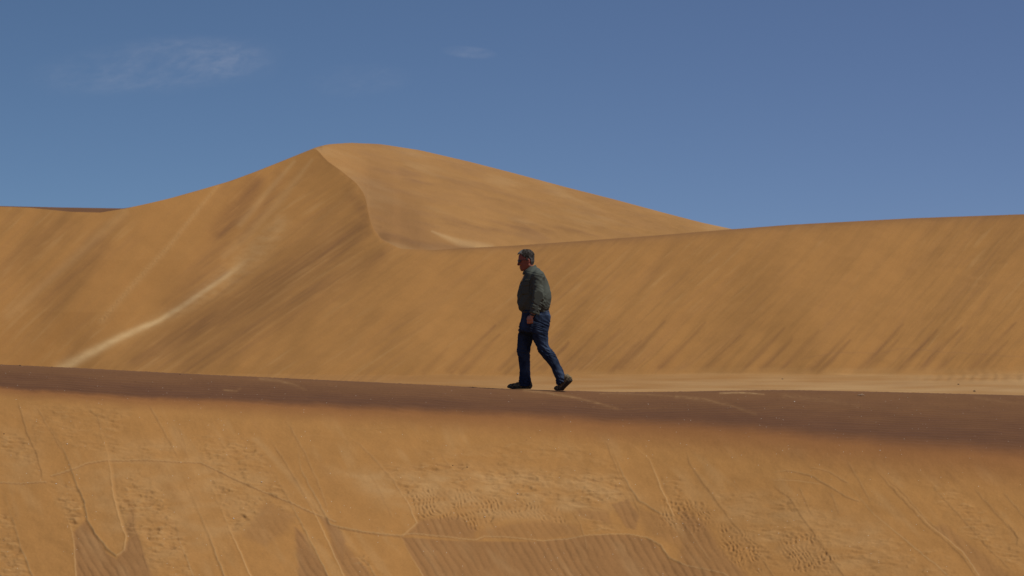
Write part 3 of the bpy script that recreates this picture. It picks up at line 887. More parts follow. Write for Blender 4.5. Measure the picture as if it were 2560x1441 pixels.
class SDF:
    """signed-distance volume, polygonised with surface nets"""
    def __init__(self, lo, hi, h):
        self.h = h
        self.ax = sgrid(lo, hi, h)
        self.F = np.full([len(a) for a in self.ax], 0.3)

    def local(self, lo, hi, m=0.05):
        sl = []
        for i in range(3):
            a = self.ax[i]
            i0 = max(0, np.searchsorted(a, lo[i] - m) - 1); i1 = min(len(a), np.searchsorted(a, hi[i] + m) + 1)
            sl.append(slice(i0, max(i1, i0 + 1)))
        X, Y, Z = np.meshgrid(self.ax[0][sl[0]], self.ax[1][sl[1]], self.ax[2][sl[2]], indexing='ij')
        return tuple(sl), X, Y, Z

    def merge(self, sl, d, k, op='add'):
        A = self.F[sl]
        if op == 'add':
            if k <= 0:
                self.F[sl] = np.minimum(A, d); return
            h = np.clip(0.5 + 0.5 * (A - d) / k, 0, 1)
            self.F[sl] = A * (1 - h) + d * h - k * h * (1 - h)
        elif op == 'sub':
            d = -d
            if k <= 0:
                self.F[sl] = np.maximum(A, d); return
            h = np.clip(0.5 - 0.5 * (A - d) / k, 0, 1)
            self.F[sl] = A * (1 - h) + d * h + k * h * (1 - h)

    def cap(self, a, b, ra, rb, k=0.01, op='add', sq=(1, 1, 1)):
        a = np.array(a, float); b = np.array(b, float)
        r = max(ra, rb) / min(sq)
        sl, X, Y, Z = self.local(np.minimum(a, b) - r, np.maximum(a, b) + r)
        d = b - a; L = d @ d + 1e-12
        t = np.clip(((X - a[0]) * d[0] + (Y - a[1]) * d[1] + (Z - a[2]) * d[2]) / L, 0, 1)
        q = np.sqrt(((X - a[0] - t * d[0]) * sq[0]) ** 2 + ((Y - a[1] - t * d[1]) * sq[1]) ** 2 + ((Z - a[2] - t * d[2]) * sq[2]) ** 2)
        self.merge(sl, q - (ra + (rb - ra) * t), k, op)

    def ell(self, c, r, k=0.01, op='add', rot=0.0):
        """ellipsoid, rotated by rot about the y axis"""
        R_ = max(r)
        c = np.array(c, float)
        sl, X, Y, Z = self.local(c - R_, c + R_)
        x = X - c[0]; y = Y - c[1]; z = Z - c[2]
        cc, ss = math.cos(rot), math.sin(rot)
        x, z = x * cc + z * ss, -x * ss + z * cc
        q = np.sqrt((x / r[0]) ** 2 + (y / r[1]) ** 2 + (z / r[2]) ** 2)
        self.merge(sl, (q - 1) * min(r) * np.clip(0.6 + 0.4 * q, 1, 3), k, op)

    def loft(self, tab, k=0.01, n=2.3, smooth=0.012, grow=0.0, op='add', zlim=None, egg=0.0):
        """tab rows: z, x0, x1, yc, hw"""
        tab = np.array(sorted(tab, key=lambda r: r[0]), float)
        z0, z1 = tab[0, 0], tab[-1, 0]
        if zlim:
            z0, z1 = zlim
        lo = (tab[:, 1].min() - .02, (tab[:, 3] - tab[:, 4]).min() - .02, z0)
        hi = (tab[:, 2].max() + .02, (tab[:, 3] + tab[:, 4]).max() + .02, z1)
        sl, X, Y, Z = self.local(lo, hi)
        zz = self.ax[2][sl[2]]
        f = [curve(list(zip(tab[:, 0], tab[:, i])), np.clip(zz, tab[0, 0], tab[-1, 0]), smooth) for i in (1, 2, 3, 4)]
        cx = (f[0] + f[1]) / 2; a = (f[1] - f[0]) / 2 + grow; b = f[3] + grow
        b = b * (1 - egg * np.clip((cx - X) / a, -1, 1))
        q = (np.abs((X - cx) / a) ** n + np.abs((Y - f[2]) / b) ** n) ** (1 / n)
        d = (q - 1) * np.minimum(a, b)
        d = np.maximum(d, np.maximum(Z - z1, z0 - Z))
        self.merge(sl, d, k, op)

    def mesh(self, name, mat, parent, jitter=None, smooth_it=1, attrs=None):
        F = self.F
        F = F.copy()
        F[0] = F[-1] = 0.3; F[:, 0] = F[:, -1] = 0.3; F[:, :, 0] = F[:, :, -1] = 0.3
        S = F < 0
        nx, ny, nz = F.shape
        c = np.zeros((nx - 1, ny - 1, nz - 1), int)
        for dx in (0, 1):
            for dy in (0, 1):
                for dz in (0, 1):
                    c += S[dx:nx - 1 + dx, dy:ny - 1 + dy, dz:nz - 1 + dz]
        act = (c > 0) & (c < 8)
        I, J, K = np.where(act)
        idx = np.full(act.shape, -1); idx[I, J, K] = np.arange(len(I))
        acc = np.zeros((len(I), 3)); cnt = np.zeros(len(I))
        cor = [(a, b, d) for a in (0, 1) for b in (0, 1) for d in (0, 1)]
        for p in cor:
            for axis in range(3):
                if p[axis]:
                    continue
                q = list(p); q[axis] = 1
                fa = F[I + p[0], J + p[1], K + p[2]]; fb = F[I + q[0], J + q[1], K + q[2]]
                m = (fa < 0) != (fb < 0)
                t = np.where(m, fa / np.where(m, fa - fb, 1), 0)
                pos = np.tile(np.array(p, float), (len(I), 1)); pos[:, axis] += t
                acc += pos * m[:, None]; cnt += m
        V = np.stack([I, J, K], 1) + acc / cnt[:, None]
        org = np.array([a[0] for a in self.ax])
        V = V * self.h + org
        faces = []
        for axis in range(3):
            a1, a2 = [(1, 2), (2, 0), (0, 1)][axis]
            sA = [slice(None)] * 3; sB = [slice(None)] * 3
            sA[axis] = slice(0, -1); sB[axis] = slice(1, None)
            ch = S[tuple(sA)] != S[tuple(sB)]
            P_ = np.argwhere(ch)
            ok = (P_[:, a1] > 0) & (P_[:, a2] > 0) & (P_[:, a1] < act.shape[a1]) & (P_[:, a2] < act.shape[a2])
            P_ = P_[ok]
            e1 = np.zeros(3, int); e1[a1] = 1; e2 = np.zeros(3, int); e2[a2] = 1
            q = [P_ - e1 - e2, P_ - e2, P_, P_ - e1]
            f = np.stack([idx[tuple(x.T)] for x in q], 1)
            inside = S[tuple(P_.T)]
            f[~inside] = f[~inside][:, ::-1]
            faces.append(f)
        f = np.concatenate(faces)
        f = f[(f >= 0).all(1)]
        # a little Laplacian smoothing
        for _ in range(smooth_it):
            sm = np.zeros_like(V); n_ = np.zeros(len(V))
            for a, b in ((0, 1), (1, 2), (2, 3), (3, 0)):
                np.add.at(sm, f[:, a], V[f[:, b]]); np.add.at(n_, f[:, a], 1)
            V = 0.5 * V + 0.5 * sm / np.maximum(n_, 1)[:, None]
        if jitter is not None:
            V = jitter(V)
        return make_mesh(name, V, f, mat, parent, attrs)


def make_mesh(name, V, f, mat, parent, attrs=None):
    me = bpy.data.meshes.new(name)
    me.from_pydata([tuple(v) for v in V], [], [tuple(int(i) for i in q) for q in f])
    me.update()
    me.polygons.foreach_set('use_smooth', [True] * len(me.polygons))
    if attrs:
        for k, fn in attrs.items():
            a = me.attributes.new(k, 'FLOAT', 'POINT')
            a.data.foreach_set('value', fn(np.array(V)).astype(np.float32))
    me.materials.append(mat)
    ob = bpy.data.objects.new(name, me)
    scene.collection.objects.link(ob)
    if parent is not None:
        ob.parent = parent
    return ob


# pixel coordinates of the photograph -> metres in the man's own frame (he walks towards -x)
PM = 1 / 193.6


def gx_(x): return (x - 1335.0) * PM
def gz_(y): return (973.0 - y) * PM
def Q(x, y, off=0.0): return (gx_(x), off, gz_(y))
def T(rows): return [(gz_(py), gx_(a), gx_(b), yc, hw) for py, a, b, yc, hw in rows]


def simple_mat(name, col, rough=0.8, spec=0.2, noise=0.0, scale=60.0, metal=0.0, col2=None, bump=0.0, sheen=0.0, attr=None, attrcol=None):
    m = bpy.data.materials.new(name); m.use_nodes = True
    t = NT(m.node_tree)
    tcn = t.node('ShaderNodeTexCoord')
    c = rgba(col)
    if col2 is not None or noise:
        n = t.noise(tcn.outputs['Object'], scale, 4.0, 0.65)
        c2 = col2 if col2 is not None else [x * (1 + noise) for x in col]
        c = t.mixc(t.maprange(n, 0.35, 0.65), rgba(col), rgba(c2))
    if attr:
        c = t.mixc(t.node('ShaderNodeAttribute', attribute_name=attr).outputs['Fac'], c, rgba(attrcol))
    ins = {'Base Color': c, 'Roughness': rough, 'Specular IOR Level': spec, 'Metallic': metal}
    if bump:
        nb = t.noise(tcn.outputs['Object'], scale * 3, 3.0, 0.6)
        ins['Normal'] = t.node('ShaderNodeBump', {'Height': nb, 'Strength': bump, 'Distance': 0.004}).outputs[0]
    if sheen:
        ins['Sheen Weight'] = sheen
    b = t.node('ShaderNodeBsdfPrincipled', ins)
    t.node('ShaderNodeOutputMaterial', {'Surface': b.outputs[0]})
    return m


skin = simple_mat('skin', (0.36, 0.175, 0.120), 0.55, 0.3, col2=(0.32, 0.130, 0.090), scale=40.0, attr='ruddy', attrcol=(0.205, 0.060, 0.036))
hair_m = simple_mat('grey_hair', (0.016, 0.013, 0.010), 0.9, 0.05, col2=(0.040, 0.035, 0.030), scale=55.0, bump=0.5,
                    attr='silver', attrcol=(0.17, 0.165, 0.155))
shirt_m = simple_mat('olive_cotton', (0.060, 0.066, 0.053), 0.85, 0.15, noise=0.08, scale=30.0, bump=0.15)
jeans_m = simple_mat('blue_denim', (0.0105, 0.0165, 0.034), 0.9, 0.1, col2=(0.020, 0.031, 0.058), scale=16.0, bump=0.35, attr='worn', attrcol=(0.055, 0.080, 0.130))
belt_m = simple_mat('dark_leather', (0.018, 0.013, 0.010), 0.5, 0.4)
lens_m = simple_mat('dark_lens', (0.008, 0.008, 0.009), 0.12, 0.6)
shoe_m = simple_mat('trail_shoe_fabric', (0.030, 0.020, 0.010), 0.85, 0.2, col2=(0.190, 0.140, 0.075), scale=38.0, bump=0.5)
sole_m = simple_mat('dark_rubber', (0.022, 0.018, 0.014), 0.8, 0.25, col2=(0.035, 0.028, 0.020), scale=50.0)
lace_m = simple_mat('tan_lace', (0.20, 0.155, 0.10), 0.85, 0.15)
thread_m = simple_mat('pale_thread', (0.13, 0.125, 0.09), 0.8, 0.1)
button_m = simple_mat('button', (0.30, 0.29, 0.26), 0.4, 0.5)
metal_m = simple_mat('bright_metal', (0.85, 0.85, 0.88), 0.18, 0.5, metal=1.0)
white_m = simple_mat('white_cotton_and_glint', (0.62, 0.60, 0.58), 0.8, 0.1)
wrist_shade_m = simple_mat('wrist_shade_band', (0.02, 0.02, 0.02), 0.4, 0.4)

# ---- body: one continuous surface
NECK = -0.0


def head_rows():
    return T([(626, 1311, 1323, 0, .030), (630, 1304, 1329, 0, .056), (636, 1298.5, 1332, 0, .068), (643, 1296, 1334, 0, .074), (650, 1296, 1334.5, 0, .076),
              (656, 1297.5, 1334, 0, .074), (662, 1299, 1332, 0, .069), (668, 1300, 1328, 0, .063), (673, 1301.5, 1324, 0, .054), (678, 1304, 1317, 0, .034)])


B_ = SDF((-0.40, -0.40, -0.01), (0.52, 0.40, 1.82), 0.0048)
B_.loft(head_rows(), 0.0, 2.2, 0.012)
B_.cap(Q(1328, 692), Q(1321, 664), 0.062, 0.056, 0.02)
B_.cap(Q(1304, 675), Q(1305, 676), 0.017, 0.017, 0.012, sq=(1, .7, 1))        # chin
for s_ in (-1, 1):
    B_.cap(Q(1306, 674, .025 * s_), Q(1322, 664, .055 * s_), 0.014, 0.014, 0.02)   # jaw
    B_.ell(Q(1302.0, 661, .034 * s_), (.022, .022, .020), 0.015)                 # cheek
    B_.ell(Q(1296.5, 654.0, .033 * s_), (.016, .021, .011), 0.008, 'sub')        # eye socket
    B_.ell(Q(1299.5, 654.2, .032 * s_), (.012, .012, .011), 0.004)               # eye
    B_.ell(Q(1297.3, 650.5, .030 * s_), (.012, .030, .007), 0.008)               # brow
    # ear: rim, bowl, lobe
    B_.ell(Q(1321.8, 653.5, .080 * s_), (.016, .009, .030), 0.006, rot=0.25)
    B_.ell(Q(1321.0, 654.0, .089 * s_), (.009, .006, .018), 0.003, 'sub', rot=0.25)
    B_.ell(Q(1319.6, 659.0, .078 * s_), (.009, .007, .010), 0.005)
B_.cap(Q(1297.5, 653), Q(1295.5, 661.5), 0.007, 0.0105, 0.010)                 # nose bridge
B_.ell(Q(1295.3, 663.0), (.0125, .0115, .0105), 0.006)                         # nose tip
for s_ in (-1, 1):
    B_.ell(Q(1297.3, 664.0, .012 * s_), (.010, .007, .008), 0.004)
B_.ell(Q(1299.8, 668.6), (.010, .024, .0055), 0.004)                           # upper lip
B_.ell(Q(1300.6, 671.6), (.010, .021, .0060), 0.004)                           # lower lip
B_.cap(Q(1297.5, 670.1, -.02), Q(1297.5, 670.1, .02), 0.0022, 0.0022, 0.002, 'sub')
# trunk under the shirt
B_.loft(T([(680, 1316, 1350, 0, .13), (690, 1314, 1359, 0, .13), (720, 1308, 1368, 0, .135), (755, 1306, 1370, 0, .135), (785, 1312, 1366, 0, .135), (815, 1309, 1364, 0, .15)]), 0.03, 2.4, 0.03)
LSH, LEL, LWR = Q(1344, 690, -.205), Q(1345.5, 743, -.275), Q(1330.5, 789, -.250)
RSH, REL, RWR = Q(1344, 690, .205), Q(1351, 742, .258), Q(1350, 790, .262)
for a, b, c in ((LSH, LEL, LWR), (RSH, REL, RWR)):
    B_.cap(a, b, .052, .042, .03); B_.cap(b, c, .040, .028, .01)
# legs inside the trousers
FK, FA = Q(1310, 884, .092), Q(1313, 955, .092)
BK, BA = Q(1366, 884, -.092), Q(1404, 946, -.100)
B_.cap(Q(1322, 815, .09), FK, .078, .052, .03); B_.cap(FK, FA, .050, .040, .01); B_.cap(FA, Q(1297, 966, .092), .036, .026, .01)
B_.cap(Q(1347, 815, -.09), BK, .062, .040, .03); B_.cap(BK, BA, .040, .032, .01); B_.cap(BA, Q(1404, 966, -.105), .036, .026, .01)


def hand(wr, knx, kny, off, side, curl=0.5):
    """loosely closed hand; wr wrist, (knx, kny) centre of the knuckle row in photo pixels"""
    kn = Q(knx, kny, off)
    inw = side                                   # towards the body (y direction)
    B_.cap(wr, Q(knx - .5, kny - 2, off), .024, .030, .012, sq=(1, 1.45, 1))
    for i, (dx, ln, r) in enumerate(((-6.2, .92, .0100), (-2.1, 1.0, .0105), (2.1, .95, .0100), (6.0, .78, .0088))):
        k0 = Q(knx + dx * 0.95, kny + abs(i - 1.2) * 0.5, off)
        p1 = (k0[0] - .006, k0[1] + inw * .008, k0[2] - .038 * ln)
        p2 = (p1[0] + .004, p1[1] + inw * .024 * ln, p1[2] - .014 * ln)
        p3 = (p2[0] + .004, p2[1] + inw * .012, p2[2] + .018 * ln)
        B_.cap(k0, p1, r * 1.12, r, .0015); B_.cap(p1, p2, r, r * .92, .0015); B_.cap(p2, p3, r * .92, r * .82, .0012)
        B_.ell(k0, (r * 1.15, r * 1.1, r * 1.1), .003)
    t0 = Q(knx - 4.5, kny - 6.5, off + inw * .012)
    t1 = (t0[0] - .016, t0[1] + inw * .018, t0[2] - .030)
    t2 = (t1[0] + .006, t1[1] + inw * .010, t1[2] - .028)
    B_.cap(t0, t1, .0135, .0115, .006); B_.cap(t1, t2, .0112, .0090, .002)


hand(LWR, 1325.8, 799.5, -.252, 1)
hand(RWR, 1351, 801, .258, -1)

gpos = at(1335.0, 973.0, 50.0)
person = B_.mesh('person', skin, None, smooth_it=1,
                 attrs={'ruddy': lambda V: np.clip(sstep(1.40, 1.50, V[:, 2]) * (1.0 - 0.45 * np.exp(-((V[:, 0] - gx_(1330)) / .035) ** 2 - ((V[:, 2] - gz_(664)) / .03) ** 2)) + 0.2 * perlin3(V[:, 0] * 30, V[:, 1] * 30, V[:, 2] * 30, 8), 0, 1)})
person.location = gpos
person.rotation_euler = (0, 0, 0)
person['label'] = 'grey-haired man in olive shirt and blue jeans walking left along the dune crest'
person['category'] = 'man'

# ---- hair
H_ = SDF((-0.26, -0.12, 1.52), (0.04, 0.12, 1.82), 0.0032)
hr = [(z, a, b, yc, hw) for z, a, b, yc, hw in head_rows()]
H_.loft(hr, 0.0, 2.2, 0.012, grow=0.0085)
H_.ell(Q(1316.5, 637), (.098, .072, .066), 0.02, rot=-0.1)
H_.ell(Q(1300.5, 636.0), (.032, .055, .022), 0.02, rot=0.5)
X, Y, Z = np.meshgrid(*H_.ax, indexing='ij')
poly = [(1286, 639.5), (1294, 638.5), (1299, 635.5), (1303.5, 638.0), (1307, 643.0), (1314.5, 645.5), (1316.0, 652), (1318.3, 654.5), (1319.8, 648),
        (1324.5, 647.5), (1326.5, 651), (1326.5, 657), (1328.5, 661.5), (1332, 663.5), (1340, 663.5), (1345, 610), (1285, 610)]
pp = np.array([(gx_(a), gz_(b)) for a, b in poly])
d = np.full(X[:, 0, :].shape, 9.0); ins = np.zeros(d.shape, bool); x2, z2 = X[:, 0, :], Z[:, 0, :]
for i in range(len(pp)):
    a, b = pp[i], pp[(i + 1) % len(pp)]; e = b - a
    u = np.clip(((x2 - a[0]) * e[0] + (z2 - a[1]) * e[1]) / (e @ e), 0, 1)
    d = np.minimum(d, np.hypot(x2 - a[0] - u * e[0], z2 - a[1] - u * e[1]))
    if a[1] != b[1]:
        ins ^= ((a[1] > z2) != (b[1] > z2)) & (x2 < (b[0] - a[0]) * (z2 - a[1]) / (b[1] - a[1]) + a[0])
pd = np.where(ins, -d, d)[:, None, :] + 0 * X
pd = pd + 0.0035 * perlin3(X * 130, Y * 130, Z * 130, 5)
H_.F = H_.F + 0.0030 * perlin3(X * 160, Y * 160, Z * 70, 1) + 0.0028 * perlin3(X * 60, Y * 60, Z * 40, 2)
h_ = np.clip(0.5 - 0.5 * (H_.F - pd) / 0.006, 0, 1)
H_.F = H_.F * (1 - h_) + pd * h_ + 0.006 * h_ * (1 - h_)
H_.mesh('hair', hair_m, person, smooth_it=0,
        attrs={'silver': lambda V: np.clip(sstep(gx_(1311), gx_(1296), V[:, 0]) * 0.9 + 0.28 * sstep(gz_(640), gz_(650), V[:, 2]) + 0.25 * sstep(gz_(652), gz_(646), V[:, 2]) * 0
                                           + 0.55 * perlin3(V[:, 0] * 45, V[:, 1] * 45, V[:, 2] * 30, 9), 0, 1)})

# ---- sunglasses: frame front, two lenses, two temple arms
def tube(name, pts, r, mat, parent, n=8, flat=1.0):
    V, F = [], []
    P_ = [np.array(p, float) for p in pts]
    for i, p in enumerate(P_):
        dd = P_[min(i + 1, len(P_) - 1)] - P_[max(i - 1, 0)]
        dd /= np.linalg.norm(dd) + 1e-9
        up = np.array([0, 0, 1.0]) if abs(dd[2]) < .9 else np.array([1.0, 0, 0])
        a = np.cross(dd, up); a /= np.linalg.norm(a); b = np.cross(a, dd)
        rr0 = r if np.isscalar(r) else r[i]
        for j in range(n):
            an = 2 * math.pi * j / n
            V.append(p + rr0 * (math.cos(an) * a * flat + math.sin(an) * b))
    for i in range(len(P_) - 1):
        for j in range(n):
            k = (j + 1) % n
            F.append((i * n + j, i * n + k, (i + 1) * n + k, (i + 1) * n + j))
    m = len(P_)
    F.append(tuple(range(n))[::-1]); F.append(tuple((m - 1) * n + j for j in range(n)))
    me_ob = make_mesh(name, V, F, mat, parent)
    return me_ob


def lens(side, parent):
    V, F = [], []
    nu, nv = 10, 8
    for layer, th in ((0, 0.0), (1, 0.003)):
        for i in range(nu):
            u = i / (nu - 1)
            yy = 0.008 + 0.056 * u
            xb = gx_(1294.3) + 0.034 * u ** 2.2
            for j in range(nv):
                v = j / (nv - 1) * 2 - 1
                hz = 0.0195 * (1 - 0.30 * u) * (1 - 0.25 * (1 - u) ** 3)
                rnd = (1 - abs(2 * u - 1) ** 6) * .2 + .8
                V.append((xb + th + 0.004 * v * v, side * yy, gz_(654.8) - 0.004 * (1 - u) + v * hz * rnd - 0.002 * u))
    n = nu * nv
    for i in range(nu - 1):
        for j in range(nv - 1):
            a = i * nv + j
            F.append((a, a + 1, a + nv + 1, a + nv)); F.append((n + a, n + a + nv, n + a + nv + 1, n + a + 1))
    for i in range(nu - 1):
        for j in (0, nv - 1):
            a = i * nv + j
            F.append((a, a + nv, n + a + nv, n + a))
    for j in range(nv - 1):
        for i in (0, nu - 1):
            a = i * nv + j
            F.append((a, n + a, n + a + 1, a + 1))
    return make_mesh('lens', V, F, lens_m, parent)


fr = tube('sunglasses', [Q(1303.5, 653, -.068), Q(1297.5, 651.8, -.058), Q(1294.6, 651.6, -.030), Q(1294.0, 652.2, 0), Q(1294.6, 651.6, .030), Q(1297.5, 651.8, .058), Q(1303.5, 653, .068)],
          0.0040, lens_m, person)
lens(-1, fr); lens(1, fr)
for s_ in (-1, 1):
    tube('temple_arm', [Q(1302, 652.6, .067 * s_), Q(1309, 651.6, .080 * s_), Q(1316, 650.6, .083 * s_), Q(1321, 650.4, .082 * s_)], 0.0036, lens_m, fr, flat=0.5)


# ---- shirt
def ridges(X, Y, Z, dirv, f, seed, stretch=0.25):
    """fabric folds: noise that varies fast along dirv and slowly across it"""
    dv = np.array(dirv, float); dv /= np.linalg.norm(dv)
    c = X * dv[0] + Y * dv[1] + Z * dv[2]
    x = (X * stretch + dv[0] * c * (1 - stretch)) * f
    y = (Y * stretch + dv[1] * c * (1 - stretch)) * f
    z = (Z * stretch + dv[2] * c * (1 - stretch)) * f
    return 1 - 2 * np.abs(perlin3(x, y, z, seed))


S1 = SDF((-0.26, -0.33, 0.93), (0.27, 0.33, 1.62), 0.0048)
torso = T([(668, 1320, 1341, 0, .070), (672, 1316, 1346, 0, .092), (676, 1313.5, 1351, 0, .120), (680, 1311.5, 1355, 0, .150), (685, 1310.5, 1359.5, 0, .178), (693, 1309, 1364.5, 0, .195),
           (701, 1305.5, 1368, 0, .20), (709, 1301.5, 1371, 0, .20), (720, 1298.3, 1374, 0, .20), (731, 1296, 1376.2, 0, .20), (745, 1295, 1377.4, 0, .202),
           (757, 1295.2, 1376.6, 0, .20), (766, 1297, 1373.5, 0, .195), (773, 1299.8, 1370.5, 0, .185), (778, 1303.5, 1368, 0, .176), (781.5, 1308, 1366.5, 0, .166)])
S1.loft(torso, 0.0, 2.2, 0.010, egg=0.20)
S1.F *= 1.0
# sleeves
def sleeve(sh, el, wr, cuff):
    S1.cap((sh[0] - .005, sh[1] * .80, sh[2] + .012), sh, .066, .066, .035)
    S1.cap(sh, el, .068, .060, .020)
    S1.cap(el, cuff, .060, .050, .018)
sleeve((gx_(1346), -.205, gz_(694)), (LEL[0] + .002, LEL[1], LEL[2]), LWR, Q(1337, 776, -.260))
sleeve((gx_(1346), .200, gz_(694)), REL, RWR, Q(1350, 778, .260))
# creases where the near and far sleeve meet the body
for s_ in (-1, 1):
    S1.cap(Q(1357, 704, .200 * s_), Q(1354, 768, .222 * s_), .012, .017, .012, 'sub')
    S1.cap(Q(1333.5, 712, .212 * s_), Q(1330, 770, .222 * s_), .007, .015, .012, 'sub')
# flared, open cuffs
for c0, c1 in ((Q(1338.5, 768, -.262), Q(1336.5, 781.5, -.258)), (Q(1350, 772, .26), Q(1350, 783, .262))):
    S1.cap(c0, c1, .050, .050, .01)
    dd = np.array(c1) - np.array(c0); dd /= np.linalg.norm(dd)
    e = np.array(c1) + dd * .035
    sl, X, Y, Z = S1.local(e - .09, e + .09, 0)
    cut = (X - c1[0]) * dd[0] + (Y - c1[1]) * dd[1] + (Z - c1[2]) * dd[2] - 0.012 + 0.35 * (X - c1[0])
    near = np.sqrt((X - e[0]) ** 2 + (Y - e[1]) ** 2 + (Z - e[2]) ** 2) - .085
    armside = (np.abs(Y) - .205)
    S1.F[sl] = np.maximum(S1.F[sl], -np.maximum(np.maximum(-cut, near), -armside))
    S1.cap(np.array(c1) - dd * .03, e, .040, .044, 0.004, 'sub')
X, Y, Z = np.meshgrid(*S1.ax, indexing='ij')
band = np.abs(S1.F) < 0.04
Xb, Yb, Zb = X[band], Y[band], Z[band]
arm = sstep(.175, .215, np.abs(Yb)) * sstep(1.60, 1.40, Zb)
low = sstep(1.22, 1.02, Zb)
f1 = ridges(Xb, Yb, Zb, (0.55, 0.1, 1.0), 26, 11, .22)         # tilted cross folds on the sleeve
f2 = ridges(Xb, Yb, Zb, (-0.9, 0.2, 0.55), 15, 12, .15)        # long drape folds
f3 = ridges(Xb, Yb, Zb, (0.3, 0, 1.0), 22, 13, .2)
soft_ = perlin3(Xb * 9, Yb * 9, Zb * 6, 14)
disp = arm * (f1 * .015 * (0.30 + 0.70 * low) + f2 * .0125) + (1 - arm) * (f2 * .009 + f3 * .007 * low + soft_ * .006)
# arm-to-torso gusset shadow fold and shoulder seam
fb = S1.F[band] - disp
seam = np.abs((Xb - gx_(1341)) * .25 + (Zb - gz_(686.5))) + 10 * (np.abs(Yb) < .10)
fb += .0045 * np.exp(-(seam / .0045) ** 2)
S1.F[band] = fb
shirt = S1.mesh('shirt', shirt_m, person, smooth_it=1)


def surf_patch(name, fn, us, vs, th, mat, parent):
    """thin curved patch with real thickness: fn(u, v) -> (point, outward normal)"""
    V, F = [], []
    nu, nv = len(us), len(vs)
    for l in (0, 1):
        for u in us:
            for v in vs:
                p, nn = fn(u, v)
                V.append(np.array(p) + np.array(nn) * (th if l else -th))
    n = nu * nv
    for i in range(nu - 1):
        for j in range(nv - 1):
            a = i * nv + j
            F.append((a, a + nv, a + nv + 1, a + 1)); F.append((n + a, n + a + 1, n + a + nv + 1, n + a + nv))
    for i in range(nu - 1):
        for j in (0, nv - 1):
            a = i * nv + j; F.append((a, n + a, n + a + nv, a + nv))
    for j in range(nv - 1):
        for i in (0, nu - 1):
            a = i * nv + j; F.append((a, a + 1, n + a + 1, n + a))
    return make_mesh(name, V, F, mat, parent)


tz = np.array([r[0] for r in sorted(torso)]); tt_ = np.array(sorted(torso))


def on_torso(x, z, side=-1, out=0.004):
    """point on the side of the torso loft at (x, z)"""
    x0 = np.interp(z, tt_[:, 0], tt_[:, 1]); x1 = np.interp(z, tt_[:, 0], tt_[:, 2]); hw = np.interp(z, tt_[:, 0], tt_[:, 4])
    a = (x1 - x0) / 2; q = min(abs((x - (x0 + x1) / 2) / a), .999)
    hw = hw * (1 - 0.20 * min(max(((x0 + x1) / 2 - x) / a, -1), 1))
    y = hw * (1 - q ** 2.2) ** (1 / 2.2)
    nx_ = (x - (x0 + x1) / 2) / a ** 2 - .8; ny_ = y / hw ** 2
    L = math.hypot(nx_, ny_)
    nn = (nx_ / L, side * ny_ / L, 0)
    return (x + nn[0] * out, side * y + nn[1] * out, z), nn


# collar: a folded band round the neck, lower in front, with points
def collar():
    V, F = [], []
    n = 40
    prof = [(-.006, -.030), (-.004, .004), (.003, .010), (.010, .004), (.020, -.022), (.017, -.024)]
    for i in range(n):
        a = 2 * math.pi * i / n
        ca, sa = math.cos(a), math.sin(a)
        rx, ry = 0.073, 0.072
        cx, cz = gx_(1324.0), gz_(672.5)
        zoff = (ca * 0.5 + .5)            # 1 at the back, 0 in front
        zb = cz - 0.040 + 0.080 * zoff
        xc = cx + rx * ca
        yc_ = ry * sa
        front = max(0.0, -ca)
        pt = math.exp(-((abs(a - math.pi) - 0.62) / .22) ** 2)
        for k, (o, h) in enumerate(prof):
            hh = h - (0.012 * front + 0.016 * pt) * (k >= 4)
            oo = o + (0.006 * pt) * (k >= 4)
            V.append((xc + oo * ca, yc_ + oo * sa, zb + hh))
    m = len(prof)
    for i in range(n):
        if i == n // 2 - 0:
            pass
        for k in range(m):
            a0 = i * m + k; a1 = i * m + (k + 1) % m
            b0 = ((i + 1) % n) * m + k; b1 = ((i + 1) % n) * m + (k + 1) % m
            F.append((a0, b0, b1, a1))
    return make_mesh('collar', V, F, shirt_m, shirt)


collar()
# chest pocket with flap, stitched marks above it
for side in (-1, 1):
    pk = surf_patch('pocket', lambda u, v: on_torso(u, v, side, .0085), np.linspace(gx_(1305), gx_(1324), 9), np.linspace(gz_(737), gz_(713), 9), .0022, shirt_m, shirt)
    surf_patch('flap', lambda u, v: on_torso(u, v + 0.010 * math.sin(math.pi * (u - gx_(1304)) / (gx_(1325) - gx_(1304))) * (-1 if v < gz_(712) else 0), side, .0135),
               np.linspace(gx_(1304), gx_(1325), 9), np.linspace(gz_(714.5), gz_(705), 5), .0022, shirt_m, pk)
V, F = [], []
for i, (a, b, c, dz) in enumerate(((1314.8, 1317.0, 700.5, .6), (1317.8, 1319.3, 700.2, -.4), (1320.0, 1321.6, 700.9, .3), (1322.6, 1326.0, 700.4, .2))):
    for x_ in (a, b):
        for zz_ in (c - .55, c + .55):
            p, nn = on_torso(gx_(x_), gz_(zz_ + (dz if x_ == b else 0)), -1, .0115); V.append(p)
            p, nn = on_torso(gx_(x_), gz_(zz_ + (dz if x_ == b else 0)), -1, .0135); V.append(p)
    o = i * 8
    F += [(o + 1, o + 3, o + 7, o + 5), (o, o + 4, o + 6, o + 2), (o, o + 1, o + 5, o + 4), (o + 2, o + 6, o + 7, o + 3), (o, o + 2, o + 3, o + 1), (o + 4, o + 5, o + 7, o + 6)]
make_mesh('embroidery', V, F, thread_m, shirt)
# placket with buttons down the front, white undershirt edge, white disc for a metal glint
surf_patch('placket', lambda u, v: ((np.interp(v, tt_[:, 0], tt_[:, 1]) - .004 + .9 * u * u, u, v), (-1, 0, 0)), np.linspace(-.016, .016, 5), np.linspace(gz_(776), gz_(690), 26), .003, shirt_m, shirt)


